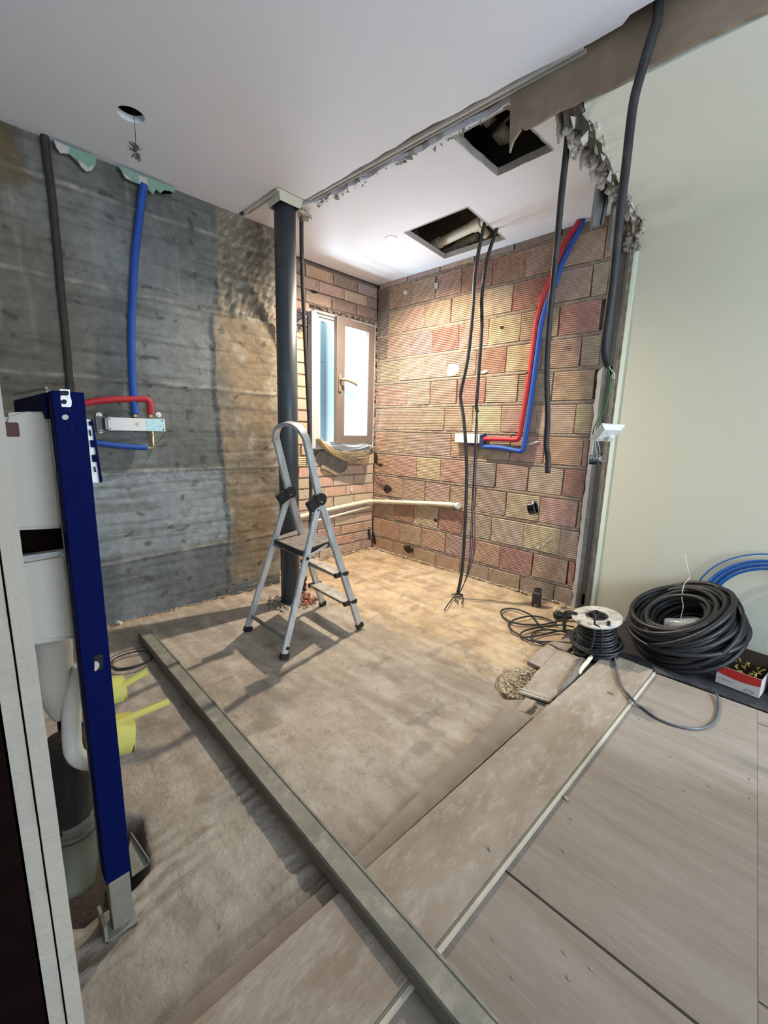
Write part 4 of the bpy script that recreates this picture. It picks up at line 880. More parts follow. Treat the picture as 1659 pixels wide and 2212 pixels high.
cable('blue_branch_pipe', [at(206,955,Y,-.33), at(240,961,Y,-.33), at(280,965,Y,-.33), at(318,967,Y,-.33)], .0165, 'short blue sleeved pipe below the mixer body on the concrete wall', 'pipe', M_blue)
mb = thing('mixer_body', (-2.27, -.33, 1.18), 'white in-wall mixer body plate with pale blue film on the concrete wall', 'mixer valve')
q0 = at(232, 901, Y, -.36); q1 = at(356, 904, Y, -.36); q2 = at(355, 932, Y, -.36); q3 = at(234, 929, Y, -.36)
bm = B(); box(bm, (q0.x, -.360, q2.z), (q1.x, -.352, q0.z), bev=.0025); pl_ = obj('cover_plate', bm, M_whitep, mb)
bm = B(); box(bm, (q0.x-.012, -.350, q2.z+.004), (q1.x-.02, -.30, q0.z-.004), bev=.003); obj('housing', bm, M_galv, mb)
bm = B(); xa = at(316, 905, Y, -.36).x; box(bm, (xa, -.3612, q2.z+.003), (q1.x-.006, -.3602, q0.z-.003)); tag(obj('film', bm, M_label, pl_), 'pale blue peeling film')
for x, y in ((236,905), (238,926), (351,908), (353,928)):
    bm = B(); c = at(x, y, Y, -.3605); cyl(bm, c, c-Vector((0, .0015, 0)), .0045, seg=10); obj('screw', bm, M_bplast, pl_)
# small arrow mark on the plate
bm = B(); c = at(296, 916, Y, -.3612)
for d in ((.010, .012), (.010, -.012)): bar(bm, c+Vector((d[0], 0, 0)), c+Vector((0, 0, d[1])), (0, .0006, 0), (.003, 0, .0))
bar(bm, c+Vector((-.012, 0, 0)), c+Vector((.008, 0, 0)), (0, .0006, 0), (0, 0, .003)); tag(obj('arrow_mark', bm, mk('yellow_green_print', (150,160,70), .6), pl_), 'small yellow green arrow')
for x, y in ((214,897), (217,930), (342,896)):
    c = at(x, y, Y, -.30); bm = B(); lathe(bm, [(.005, 0), (.016, 0), (.016, .004), (.006, .005), (.006, .012), (.0005, .012)], 16, Matrix.Translation(c+Vector((0, .0, 0))) @ Matrix.Rotation(math.radians(90), 4, 'X'))
    tag(obj('wall_washer', bm, M_whitep, None), {897: 'upper white washer screwed left of the mixer body', 930: 'lower white washer screwed left of the mixer body', 896: 'white washer screwed above the right end of the mixer body'}[y], 'washer')
bm = B(); box(bm, (at(206, 0+900, Y, -.31).x, -.312, q2.z-.01), (at(232, 900, Y, -.31).x-.012, -.295, q0.z+.004)); obj('side_bracket', bm, M_bplast, mb)
for a, b_ in (((292,890),(292,902)), ((325,890),(325,903))):
    bm = B(); cyl(bm, at(*a, Y, -.325), at(*b_, Y, -.33), .014, seg=14); obj('brass_nut', bm, M_brass, mb)
bm = B(); cyl(bm, at(330,932,Y,-.33), at(331,942,Y,-.33), .010, seg=12); cyl(bm, at(331,942,Y,-.33), at(331,956,Y,-.33), .013, seg=12); cyl(bm, at(331,956,Y,-.33), at(332,963,Y,-.33), .010, seg=12); obj('outlet_coupling', bm, M_brass, mb)
bm = B(); cyl(bm, at(318,967,Y,-.33), at(326,968,Y,-.33), .010, seg=12); tube(bm, [at(324,968,Y,-.33), at(330,968,Y,-.33), at(332,961,Y,-.33)], .007, 8, 4); obj('elbow', bm, M_brass, mb)
bm = B(); tube(bm, [at(363,931,Y,-.29), at(374,932,Y,-.33), at(376,935,Y,-.33), at(372,944,Y,-.33)], .004, 6, 3); tag(obj('wall_hook', bm, M_galv), 'small bent metal hook right of the mixer body on concrete', 'hook')
bm = B(); tube(bm, [at(218,1325,Z,.012), at(235,1340,Z,.012), at(262,1346,Z,.012)], .012, 8, 4); tag(obj('stub_pipe', bm, M_ivory), 'short pale pipe stub on the floor behind the navy frame', 'pipe')

# ------------------------------------------------------------------ toilet mounting frame at the left
TF = thing('toilet_frame', (-2.92, -2.14, 0), 'navy wall-hung toilet frame with white cistern standing at the left', 'toilet frame')
bm = B(); box(bm, (-2.949, -2.165, .15), (-2.897, -2.120, 1.288), bev=.002); po = obj('post', bm, M_navy, TF)
bm = B(); box(bm, (-2.9505, -2.118, .15), (-2.896, -2.112, 1.290)); obj('post_lip', bm, M_galv, po)
# printed / punched marks on the post head: rounded slots and white square with notch
M_dk = mk('punched_slot', (8,8,12), .8)
def face_plate_px(nm, pts, mt, yv=-2.1655, par=po, t=.0015):
    P = [at(x, y, Y, yv) for x, y in pts]; bm = B(); a = [bm.verts.new(p) for p in P]; b_ = [bm.verts.new(p+Vector((0, t, 0))) for p in P]; bm.faces.new(a); bm.faces.new(b_[::-1])
    for i in range(len(P)): bm.faces.new((a[i], a[(i+1) % len(P)], b_[(i+1) % len(P)], b_[i]))
    bmesh.ops.triangulate(bm, faces=[f for f in bm.faces if len(f.verts) > 4]); return obj(nm, bm, mt, par)
c5 = lambda x, y: (x/5.53, 780+y/5.53)
face_plate_px('white_mark', [c5(*q) for q in ((712,335),(835,340),(838,400),(826,415),(848,450),(856,475),(855,530),(842,550),(738,545),(730,505),(745,512),(775,516),(792,505),(800,485),(790,465),(770,458),(745,462),(725,470),(722,415),(745,410),(790,418),(815,410),(828,395),(826,370),(812,358),(716,352))], M_whitep)
face_plate_px('slot', [c5(*q) for q in ((716,356),(800,356),(822,368),(826,385),(815,405),(795,414),(722,406))], M_dk, -2.1657)
o_ = []
for (x, y, rx, ry) in ((764,486,32,30),): o_ = [c5(x+rx*math.cos(a), y+ry*math.sin(a)) for a in (2*math.pi*i/16 for i in range(16))]
face_plate_px('slot', o_, M_dk, -2.1658)
face_plate_px('bolt_hole', [c5(780+40*math.cos(a), 670+32*math.sin(a)) for a in (2*math.pi*i/20 for i in range(20))], M_foamw)
for x, y in ((838,592), (864,815)): face_plate_px('bolt_hole', [c5(x+14*math.cos(a), y+14*math.sin(a)) for a in (2*math.pi*i/12 for i in range(12))], M_dk)
z2 = lambda x, y: (x/2.6583, 1380+y/2.6583)
face_plate_px('slot', [z2(*q) for q in ((538,98),(590,88),(593,172),(540,188))], M_dk)
face_plate_px('slot', [z2(*q) for q in ((543,130),(560,130),(571,145),(568,165),(552,184),(543,186))], M_foamw, -2.1658)
for x, y in ((121,812+780-780),):
    pass
for yy in (862, 985, 1022, 1078, 1125):
    a = at(1e-9+ (100 if yy < 900 else (115 if yy < 1000 else 124)), yy, Y, -2.14)
for i, zz in enumerate((1.255, 1.12, 1.02, .93, .83)):
    bm = B(); box(bm, (-2.9502, -2.152, zz-.014), (-2.9488, -2.142, zz+.014)); obj('slot', bm, M_dk, po)
bm = B(); box(bm, (-2.944, -2.160, .0), (-2.899, -2.124, .20), bev=.002); ft = obj('foot_leg', bm, M_dustgalv, TF)
bm = B(); box(bm, (-2.965, -2.175, .0), (-2.892, -2.11, .006), bev=.001); box(bm, (-2.965, -2.175, .0), (-2.958, -2.11, .05)); obj('foot_plate', bm, M_dustgalv, ft)
bm = B(); box(bm, (-2.949, -1.66, .15), (-2.905, -1.615, 1.27), bev=.002); obj('post', bm, M_navy, TF)
bm = B(); box(bm, (-2.944, -1.655, .0), (-2.905, -1.62, .15), bev=.002); obj('foot_leg', bm, M_galv, TF)
bm = B(); box(bm, (-2.955, -2.12, 1.235), (-2.925, -1.62, 1.285), bev=.002); obj('crossbar', bm, M_navy, TF)
bm = B(); tube(bm, [(-2.955, -2.16, 1.292), (-2.975, -2.10, 1.287), (-2.99, -2.03, 1.284)], .003, 6, 3); obj('top_lip', bm, M_galv, TF)
def ctan(nm, pts, y0, dep, mt=M_foamw, bev=.008):
    P = [at(x, y, Y, y0) for x, y in pts]; bm = B(); a = [bm.verts.new(p) for p in P]; b_ = [bm.verts.new(p+Vector((0, dep, 0))) for p in P]; bm.faces.new(a); bm.faces.new(b_[::-1])
    for i in range(len(P)): bm.faces.new((a[i], a[(i+1) % len(P)], b_[(i+1) % len(P)], b_[i]))
    if bev: bmesh.ops.bevel(bm, geom=list(bm.edges), offset=bev, segments=2, affect='EDGES')
    return obj(nm, bm, mt, TF)
ct = ctan('cistern', [(8,892),(60,889),(122,890),(142,1142),(20,1148),(0,1000)], -2.095, .40)
bm = B(); a = at(28, 928, Y, -2.097); box(bm, a+Vector((-.012, 0, -.014)), a+Vector((.010, .01, .014)), bev=.003); tag(obj('inlet_port', bm, mk('dark_brown_port', (70,40,30), .7), ct), 'dark brown inlet port')
ctan('gap_shade_panel', [(15,1130),(140,1130),(150,1215),(25,1218)], -2.06, .3, M_dkbrown, 0)  # dark sheet standing in for the shade between cistern and casing
ctan('lower_casing', [(30,1212),(146,1194),(176,1376),(170,1380),(70,1397),(50,1390)], -2.095, .34)
bm = B(); a0, a1 = at(28, 1206, Y, -2.10), at(146, 1190, Y, -2.10); bar(bm, a0, a1, (0, .02, 0), (0, 0, .008)); obj('casing_strip', bm, M_galv, TF)
# flush valve body, elbow, sleeve, drain
bm = B(); P = [at(112,1375,Y,-1.99), at(114,1430,Y,-1.99), at(118,1480,Y,-1.99), at(126,1520,Y,-1.99), at(132,1550,Y,-1.99)]
tube(bm, P, .040, 20, 4, rfun=lambda t: 1.0 if t < .5 else 1-.75*(t-.5)*2*.8); obj('flush_funnel', bm, M_foamw, TF, smooth=True)
bm = B(); tube(bm, [at(178,1440,Y,-2.02), at(163,1490,Y,-2.02), at(155,1535,Y,-2.02), at(155,1590,Y,-2.02), at(160,1625,Y,-2.03), at(178,1642,Y,-2.03), at(205,1646,Y,-2.03), at(225,1640,Y,-2.03)], .020, 18, 5); obj('flush_elbow', bm, M_whitep, TF, smooth=True)
bm = B(); tube(bm, [at(150,1595,Y,-1.93), at(148,1660,Y,-1.93), at(150,1735,Y,-1.93), at(152,1770,Y,-1.93)], .052, 22, 4); obj('black_sleeve', bm, M_bplast, TF, smooth=True)
bm = B(); tube(bm, [at(158,1755,Y,-1.93), at(162,1800,Y,-1.93), at(160,1860,Y,-1.95), at(150,1920,Y,-1.97)], .056, 22, 4); M_drain = mk('grey_green_drain', (96,96,84), .6, dirt=(84,80,70)); dr = obj('drain_pipe', bm, M_drain, TF, smooth=True)
for q in (1778, 1790): 
    bm = B(); c = at(160, q, Y, -1.93); cyl(bm, c+Vector((0, 0, .004)), c-Vector((0, 0, .004)), .061, seg=26); obj('drain_collar', bm, M_drain, dr)
bm = B(); box(bm, (-2.935, -1.90, .28), (-2.915, -1.70, .40), bev=.003); obj('drain_bracket', bm, M_navy, TF)
for (p, q, a, b_) in (((240,1490),(264,1487),(266,1480),(318,1450)), ((248,1585),(278,1582),(256,1560),(364,1516))):
    yv = -1.93
    c0, c1 = at(*p, Y, yv), at(*q, Y, yv); r = .036 if p[1] < 1500 else .056
    bm = B(); cyl(bm, c0-Vector((.02, 0, 0)), c1, r, seg=28); cyl(bm, c1, c1+Vector((.004, 0, 0)), r*.99, r*.9, seg=28); pg = tag(obj('foam_plug', bm, M_yell, TF, smooth=False), 'yellow foam plug')
    s0, s1 = at(*a, Y, yv-.02), at(*b_, Y, yv-.02); bm = B(); cyl(bm, s0-(s1-s0)*.2, s1, .0095, seg=14); tag(obj('threaded_rod_sleeve', bm, M_yell, TF), 'yellow rod sleeve')
# ribbed white rail behind the post
P = [(172,904),(197,907),(218,1043),(186,1042)]
bm = B(); tl, tr_, br, bl = [at(x, y, Y, -1.95) for x, y in P]
for i in range(4):
    a = i/6; b2 = (i+.85)/6 if i < 3 else 1.0; off = Vector((0, -.006, 0)) if i < 3 else Vector((0, 0, 0))
    q = [tl.lerp(tr_, a), tl.lerp(tr_, b2), bl.lerp(br, b2), bl.lerp(br, a)]; v = [bm.verts.new(x+off) for x in q]+[bm.verts.new(x+Vector((0, .012, 0))) for x in q]
    for f in ((0,1,2,3),(7,6,5,4),(0,4,5,1),(1,5,6,2),(2,6,7,3),(3,7,4,0)): bm.faces.new([v[k] for k in f])
rl2 = tag(obj('valve_rail', bm, M_whitep, TF), 'ribbed white rail')
for pts in ([(192,910),(199,910),(201,920),(193,919)], [(192,928),(195,928),(198,942),(195,942)], [(195,951),(203,951),(206,967),(197,966)], [(199,983),(207,982),(211,998),(201,998)], [(203,1008),(206,1008),(208,1020),(205,1020)], [(197,905),(200,905),(222,1040),(216,1044)]):
    face_plate_px('slot', pts, M_navy, -1.957, rl2)

# plasterboard stud wall end at the far left
DW = thing('plasterboard_pair', (-3.07, -2.3, 0), 'two white plasterboard sheets seen edge-on at the left border', 'plasterboard')
def wavy(y0, amp, n=60, z1=1.42): return [(y0+random.uniform(-amp, amp), z1*i/n) for i in range(n+1)]
MyZ = lambda xx: Matrix(((0,0,1,xx),(1,0,0,0),(0,1,0,0),(0,0,0,1)))
bm = B(); plate(bm, [wavy(-2.738, .0012)+[(-1.5, 1.42), (-1.5, 0)]], 0, .0135, MyZ(-3.0800)); obj('sheet', bm, M_gypsw, DW)
bm = B(); plate(bm, [wavy(-2.735, .0015)+[(-1.5, 1.42), (-1.5, 0)]], 0, .0125, MyZ(-3.0940)); obj('sheet', bm, M_gypsw, DW)
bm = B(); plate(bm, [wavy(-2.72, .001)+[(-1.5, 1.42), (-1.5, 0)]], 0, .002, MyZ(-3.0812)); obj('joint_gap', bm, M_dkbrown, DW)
bm = B(); plate(bm, [wavy(-2.737, .004)+[(-1.5, 1.42), (-1.5, 0)]], 0, .30, MyZ(-3.396)); obj('shade_backing', bm, M_dkbrown, DW)  # added near-black mass, paints the shade left of the sheets

# ------------------------------------------------------------------ floor: boards, planks, profile, fragments
def slab(nm, poly, z0, z1, mt, lbl=None, cat=None, parent=None, kind=None, bev=0):
    bm = B(); plate(bm, [poly], z0, z1)
    if bev: bmesh.ops.bevel(bm, geom=[e for e in bm.edges if abs(e.verts[0].co.z-e.verts[1].co.z) < 1e-6 and e.verts[0].co.z > z1-1e-5 and len(e.link_faces) == 2 and e.calc_face_angle(0) > .5], offset=bev, segments=1, affect='EDGES')
    o = obj(nm, bm, mt, parent)
    if lbl or cat or kind: tag(o, lbl, cat, None, kind)
    return o
fb = D.objects.new('floor', None); COL.objects.link(fb); fb.location = (-1.5, -3.2, 0); WL[fb.name] = Vector(fb.location); fb['kind'] = 'structure'
def yb(x): return -3.198-.0725*(-x-.587)      # long joint between the two rows of boards
g_ = .0006
for (x0, x1, y0f, y1) in ((-2.114, -.60, yb, -2.62), (-4.0, -2.121, yb, -2.62)):
    slab('floor_board', [(x0+g_, y1), (x1-g_, y1), (x1-g_, y0f(x1)+g_), (x0+g_, y0f(x0)+g_)], -.010, .013, M_board, parent=fb)
for (x0, x1) in ((-.72, -.60), (-1.972, -.726), (-3.3, -1.976), (-4.0, -3.304)):
    slab('floor_board', [(x0+g_, yb(x0)-g_), (x1-g_, yb(x1)-g_), (x1-g_, -3.75), (x0+g_, -3.75)], -.010, .013, M_board, parent=fb)
for (x0, x1) in ((-1.4, -.05), (-2.9, -1.404), (-4.0, -2.904)):
    for yy in (-3.754, -4.3, -4.85, -5.4): slab('floor_board', [(x0, yy), (x1, yy), (x1, yy-.54), (x0, yy-.54)], -.010, .013, M_board, parent=fb)
# old laminate strip under the loose planks
P0 = [at(1097,1522,Z,.012), at(1150,1545,Z,.012)]
slab('laminate_strip', [(P0[0].x-.04, -2.385), (P0[0].x+.12, -2.40), (-1.27, -2.475), (-1.43, -2.455)][:0] or [tuple(at(1097,1524,Z,.012)[:2]), tuple(at(1152,1548,Z,.012)[:2]), (-2.47, -2.478), (-3.05, -2.495), (-3.05, -2.425), (-2.47, -2.437)], -.004, .012, M_strip, 'narrow greyish laminate strip lying just beyond the long loose plank', 'laminate')
slab('laminate_strip', [tuple(at(1154,1549,Z,.010)[:2]), tuple(at(1182,1520,Z,.010)[:2]), tuple(at(1195,1528,Z,.010)[:2]), (-1.5, -2.55), (-3.05, -2.56), (-3.05, -2.50), (-2.47, -2.483)], -.004, .010, M_strip, 'second laminate strip half under the edge of the long loose plank', 'laminate')
# long loose plank
lp = thing('loose_plank', (-1.5, -2.65, .014), 'long dusty oak plank lying loose across the floor, with a grooved edge', 'plank')
Lz = .036
yu = lambda x: -2.547+.0335*(-x-.593)/1.0*.9 ; yl = lambda x: -2.794+.0205*(-x-.621)
pl = [(-.597, -2.547), (-.617, -2.775), (-3.02, -2.728), (-3.02, -2.478)]
slab('board', pl, .016, Lz, M_plank, parent=lp, bev=.0012)
slab('tongue', [(-.620, -2.776), (-.621, -2.783), (-3.02, -2.736), (-3.02, -2.729)], .016, .026, M_plankedge, parent=lp)
slab('groove_lip', [(-.621, -2.7835), (-.622, -2.790), (-3.02, -2.743), (-3.02, -2.7365)], .014, .030, M_plankedge, parent=lp)
for (x, y, rx, ry) in ((1319,1498,7,5),):
    c = at(x, y, Z, Lz); bm = B(); lathe(bm, [(.0005, 0), (.014, 0), (.013, .0006), (.0005, .0008)], 14, Matrix.Translation(c) @ Matrix.Diagonal((1, 1.2, 1, 1))); tag(obj('knot', bm, mk('dark_knot', (104,84,60), .9), lp), 'dark knot')
# laminate remnants around the pit
rem = [
 ([(1139,1428),(1155,1412),(1186,1388),(1210,1383),(1232,1374),(1238,1395),(1170,1442)], .016, 'pale laminate scrap with a broken corner beside the gravel pit, nearest the cable loops', 0.016),
 ([(1125,1492),(1170,1440),(1207,1402),(1252,1420),(1245,1440),(1222,1480),(1195,1508),(1190,1512)], .020, 'larger laminate scrap between the gravel pit and the long plank', 0.016),
 ([(1116,1532),(1136,1507),(1157,1514),(1150,1526),(1133,1538)], .012, 'small pale tile chip in the gravel next to the narrow laminate strip', 0.012)]
for pts, z, lb, t in rem: slab('laminate_scrap', [tuple(p) for p in ragged(pxpoly(pts, z), .05, .003)], z-t, z, M_plank, lb, 'laminate')
bm = B(); a0, a1 = at(1121,1494,Z,.014), at(1188,1516,Z,.014); bar(bm, a0, a1, (.012, -.01, 0), (0, 0, .010)); bar(bm, a0+Vector((.02, .01, .004)), a1+Vector((.02, .01, .004)), (.008, -.006, 0), (0, 0, .008)); tag(obj('edge_strip', bm, M_plankedge), 'thin broken edge strip lying at the end of the larger laminate scrap', 'strip')
bm = B()
for i in range(520):
    a = random.uniform(0, 6.28); r = math.sqrt(random.random()); rock(bm, (-1.17+.16*r*math.cos(a), -2.33+.10*r*math.sin(a), -.026+.01*random.random()+.015*r*r), random.uniform(.004, .009), .8)
tag(obj('gravel', bm, M_rubble), 'loose gravel in the small pit beside the laminate scraps', 'gravel', kind='stuff')
# rubble along walls
def strew(nm, pts, n, s0, s1, mt, lbl, w_=.04):
    bm = B()
    for i in range(n):
        k = random.randrange(len(pts)-1); p = Vector(pts[k]).lerp(Vector(pts[k+1]), random.random()); q = abs(random.gauss(0, w_)); d = Vector((pts[k+1][1]-pts[k][1], -(pts[k+1][0]-pts[k][0]), 0)).normalized(); p = p+d*q
        rock(bm, (p.x, p.y, .004+.012*max(0, 1-q/.05)), random.uniform(s0, s1))
    return tag(obj(nm, bm, mt), lbl, 'rubble', kind='stuff')
strew('brick_rubble', [(-.03, -2.08, 0), (-.03, -.05, 0)], 620, .004, .013, M_rubble, 'pale rubble chips along the foot of the brick wall', -.035)
strew('window_rubble', [(-.05, -.04, 0), (-1.28, -.04, 0)], 300, .004, .013, M_rubble, 'pale rubble chips on the floor under the window wall', -.04)
strew('plaster_crumbs', [(-1.36, -.31, 0), (-3.3, -.31, 0)], 420, .003, .009, M_gypsd, 'crumbs along the foot of the grey concrete wall', -.03)
bm = B()
for i in range(260): rock(bm, (random.uniform(-3.0, -.2), random.uniform(-2.4, -.4), .003), random.uniform(.0015, .005))
for i in range(60): rock(bm, (random.uniform(-2.9, -.7), random.uniform(-3.5, -2.80), .015), random.uniform(.0015, .005))
tag(obj('scattered_grit', bm, M_gypsd), 'small grit scattered over screed and boards', 'grit', kind='stuff')
for (x, y, s, lb) in ((1222,1727,.010,'crumb beside the long plank edge, largest of those on the boards'), (1058,1836,.007,'small dark crumb lying on the long loose plank'), (1233,1770,.006,'small crumb on the boards nearer than the largest crumb')):
    bm = B(); z_ = .036 if 'lying on' in lb else .013; c = at(x, y, Z, z_); rock(bm, (c.x, c.y, z_+s*.4), s, .9); tag(obj('crumb', bm, M_gypsd), lb, 'crumb')
for (px, py, s, lb) in ((1203,1322,.036,'pale broken brick lump beside the black socket end at the brick wall'), (1215,1312,.026,'smaller pale brick lump behind the cable reel plug')):
    bm = B(); c = at(px, py, Z, .0); rock(bm, (c.x, c.y, s*.5), s, .8); tag(obj('brick_lump', bm, M_rubble), lb, 'brick')
# metal profile on the floor
mp_ = thing('metal_profile', (-2.43, -1.7, .0), 'long dusty galvanised channel lying across the floor from wall to foreground', 'metal profile')
p, q = Vector((-2.405, -.600, .030)), Vector((-2.497, -3.30, .062))
def zprof(t): return p.lerp(q, t)
d = (q-p).normalized(); sd = Vector((1, 0, 0)); sd = (sd-d*sd.dot(d)).normalized(); up = sd.cross(d) if sd.cross(d).z > 0 else -sd.cross(d)
bm = B(); bar(bm, p+up*.019, q+up*.019, sd*.066, up*.003, .001); obj('top_flange', bm, M_dustgalv, mp_)
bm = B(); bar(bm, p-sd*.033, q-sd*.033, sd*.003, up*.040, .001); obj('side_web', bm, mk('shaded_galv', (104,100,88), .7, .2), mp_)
bm = B(); bar(bm, p+sd*.033, q+sd*.033, sd*.003, up*.040, .001); obj('side_web', bm, M_dustgalv, mp_)
bm = B(); bar(bm, p+up*.022-sd*.028, q+up*.022-sd*.028, sd*.006, up*.004, .001); bar(bm, p+up*.022+sd*.028, q+up*.022+sd*.028, sd*.006, up*.004, .001); obj('bead', bm, M_dustgalv, mp_)
# coil of thin wire by the profile
bm = B(); c = at(283, 1428, Z, .01)
for i in range(5):
    r = .095+random.uniform(-.01, .01); o_ = Vector((random.uniform(-.008, .008), random.uniform(-.008, .008), .003+.003*i)); tube(bm, [c+o_+Vector((r*math.cos(a), r*1.0*math.sin(a), .003*math.sin(3*a))) for a in (2*math.pi*k/10 for k in range(10))], .0022, 6, 4, closed=True)
tag(obj('wire_ring', bm, M_blk2), 'flat ring of thin black wire on the floor left of the metal profile', 'wire')
bm = B(); P = pxpoly([(283,1800),(322,1862),(285,1890),(278,1830)], .008); plate(bm, [P], .0, .004); bar(bm, Vector((*P[0], .006)), Vector((*P[1], .012)), (.003, 0, 0), (0, 0, .012)); tag(obj('bent_plate', bm, M_dustgalv), 'bent metal plate on the floor behind the navy post foot', 'plate')

# ------------------------------------------------------------------ black membrane, coil, reel and box at the beige wall
bm = B()
N = 26; M2 = 8; vs = []; fs = []
for j in range(M2+1):
    for i in range(N+1):
        y_ = -2.28-(3.7-2.28)*i/N; x_ = -.585+.575*j/M2; 
        if j == 0: x_ += .015*fbm(y_*4, 1)
        z_ = .017+.005*fbm(x_*9, y_*9)+.006*(.5+.5*fbm(y_*5, 3) if j == 1 else 0)
        if j == 0: z_ = .0145
        vs.append((x_, y_, z_))
for j in range(M2):
    for i in range(N): a = j*(N+1)+i; fs.append((a, a+1, a+N+2, a+N+1))
me = D.meshes.new('membrane'); me.from_pydata(vs, [], fs); mo_ = fin('membrane', me, M_mat, None, None, True); tag(mo_, 'black membrane strip along the foot of the beige wall', 'membrane')
sm = mo_.modifiers.new('s', 'SOLIDIFY'); sm.thickness = .004
# big coil
CO = thing('cable_coil', (-.30, -2.83, .02), 'big coil of thick black cable with a white tie leaning at the beige wall', 'cable coil')
cc_ = Vector((-.31, -2.83, .225)); nn = Vector((-.42, .35, .85)).normalized(); uu = nn.cross(Vector((0, 1, 0))).normalized(); vv = nn.cross(uu)
M_cab = mk('thick_black_cable', (30,31,33), .45, col2=(20,21,22), scale=6, dirt=(70,72,68), dscale=7, damt=.3)
bm = B(); k = 0
for lay in range(7):
    for rr in (.145, .172, .200, .228, .252):
        if lay in (0, 6) and rr > .24: continue
        ph = random.uniform(0, 6.28); ti = random.uniform(0, .09); off = Vector((0, 0, 0))+uu*random.uniform(-.012, .012)+vv*random.uniform(-.012, .012)
        h = (lay-3)*.0275
        tube(bm, [cc_+off+nn*(h+ti*rr*math.sin(a+ph))+(rr+.010*math.sin(2*a+ph))*(math.cos(a)*uu+math.sin(a)*vv) for a in (2*math.pi*i/14 for i in range(14))], .0135, 9, 4, closed=True)
obj('loops', bm, M_cab, CO, smooth=True)
bm = B()
for (rr, h, ti, ph, ox) in ((.268, -.04, .22, 4.3, .0), (.235, .095, .16, 1.0, -.01), (.270, .0, .25, 5.0, .0), (.215, .11, .16, 2.2, .0), (.262, .05, .3, .4, .0), (.268, -.02, .3, 2.4, .0)):
    tube(bm, [cc_+vv*ox+nn*(h+ti*rr*math.sin(a+ph))+rr*(math.cos(a)*uu+math.sin(a)*vv) for a in (2*math.pi*i/14 for i in range(14))], .0135, 9, 4, closed=True)
obj('outer_loops', bm, M_cab, CO, smooth=True)
bm = B(); tp = at(1490, 1248, X, -.12); tube(bm, [at(1480,1198,X,-.10), at(1486,1230,X,-.12), tp, at(1478,1262,X,-.20), at(1473,1290,X,-.24), at(1476,1308,X,-.26), at(1473,1325,X,-.27), at(1469,1345,X,-.28)], .0020, 6, 4); tag(obj('cable_tie', bm, M_whitep, CO), 'long white cable tie')
bm = B(); tube(bm, [at(1416,1385,X,-.30), at(1408,1360,X,-.26), at(1418,1335,X,-.2), at(1430,1320,X,-.17)], .0135, 9, 4); obj('cable_end', bm, M_cab, CO, smooth=True)
bm = B(); c = at(1440, 1345, X, -.18); lathe(bm, [(.0005, 0), (.10, 0), (.10, .004), (.0005, .006)], 28, Matrix.Translation(cc_-nn*.045) @ nn.to_track_quat('Z', 'Y').to_matrix().to_4x4()); tag(obj('grey_disc', bm, mk('grey_disc', (150,150,146), .7)), 'pale grey disc lying inside the black cable coil', 'disc')
bt = thing('plastic_bottle', (-.17, -2.78, .03), 'crumpled clear plastic bottle inside the black cable coil', 'bottle')
bm = B(); lathe(bm, [(.012, 0), (.034, .006), (.036, .03), (.032, .04), (.036, .05), (.032, .06), (.036, .07), (.032, .08), (.036, .09), (.036, .13), (.028, .15), (.013, .17), (.013, .185)], 20, Matrix.Translation(cc_+nn*.0+uu*.02-vv*.085) @ vv.to_track_quat('Z', 'Y').to_matrix().to_4x4()); obj('body', bm, M_clear, bt, smooth=True)
# reel
RE = thing('cable_reel', (-.61, -2.46, .013), 'black cable reel with paint-spattered white disc and sockets on the floor', 'cable reel')
Rm = Matrix.Translation((-.592, -2.490, .02)) @ Matrix.Rotation(math.radians(-4), 4, 'X') @ Matrix.Rotation(math.radians(-8), 4, 'Y')
M_splat = mk('spattered_disc', (46,46,46), .6, dirt=(216,212,202), dscale=14, damt=1.0)
M_splat = mk('spattered_disc', (200,197,188), .6, col2=(170,168,160), scale=8, dirt=(52,52,52), dscale=24, damt=.95)
bm = B(); lathe(bm, [(.055, .205), (.125, .205), (.130, .210), (.130, .218), (.122, .222), (.068, .226), (.055, .222)], 40, Rm); obj('upper_disc', bm, M_splat, RE)
bm = B(); lathe(bm, [(.0005, .205), (.058, .205), (.058, .224), (.050, .228), (.0005, .229)], 28, Rm); hb_ = obj('socket_hub', bm, M_bplast, RE)
for a in (.5, 2.4, 4.6):
    bm = B(); lathe(bm, [(.0005, .2285), (.017, .2285), (.018, .234), (.014, .235), (.013, .231), (.0005, .231)], 16, Rm @ Matrix.Translation((.030*math.cos(a), .030*math.sin(a), 0))); obj('socket', bm, M_gloss, hb_)
bm = B(); lathe(bm, [(.0005, 0), (.118, 0), (.118, .008), (.0005, .010)], 36, Rm); obj('lower_disc', bm, M_bplast, RE)
bm = B(); lathe(bm, [(.06, .01), (.06, .205)], 20, Rm); obj('drum', bm, M_bplast, RE)
bm = B(); 
for i in range(11):
    z_ = .022+.0165*i; r = .088+.028*(1-i/10)**1.5+random.uniform(-.004, .004); ti = random.uniform(-.05, .05); ph = random.uniform(0, 6)
    tube(bm, [Rm @ Vector((r*math.cos(a), r*math.sin(a), z_+ti*r*math.sin(a+ph))) for a in (2*math.pi*k/14 for k in range(14))], .0078, 8, 3, closed=True)
for i in range(7):
    r = .125+random.uniform(-.008, .01); ti = random.uniform(-.12, .12); ph = random.uniform(0, 6); z_ = .02+.014*i
    if i < 5: tube(bm, [Rm @ Vector((r*math.cos(a)-.008, r*math.sin(a), z_+ti*r*math.sin(a+ph)*.6)) for a in (2*math.pi*k/14 for k in range(14))], .0062, 8, 3, closed=True)
obj('wound_cable', bm, M_cab, RE, smooth=True)
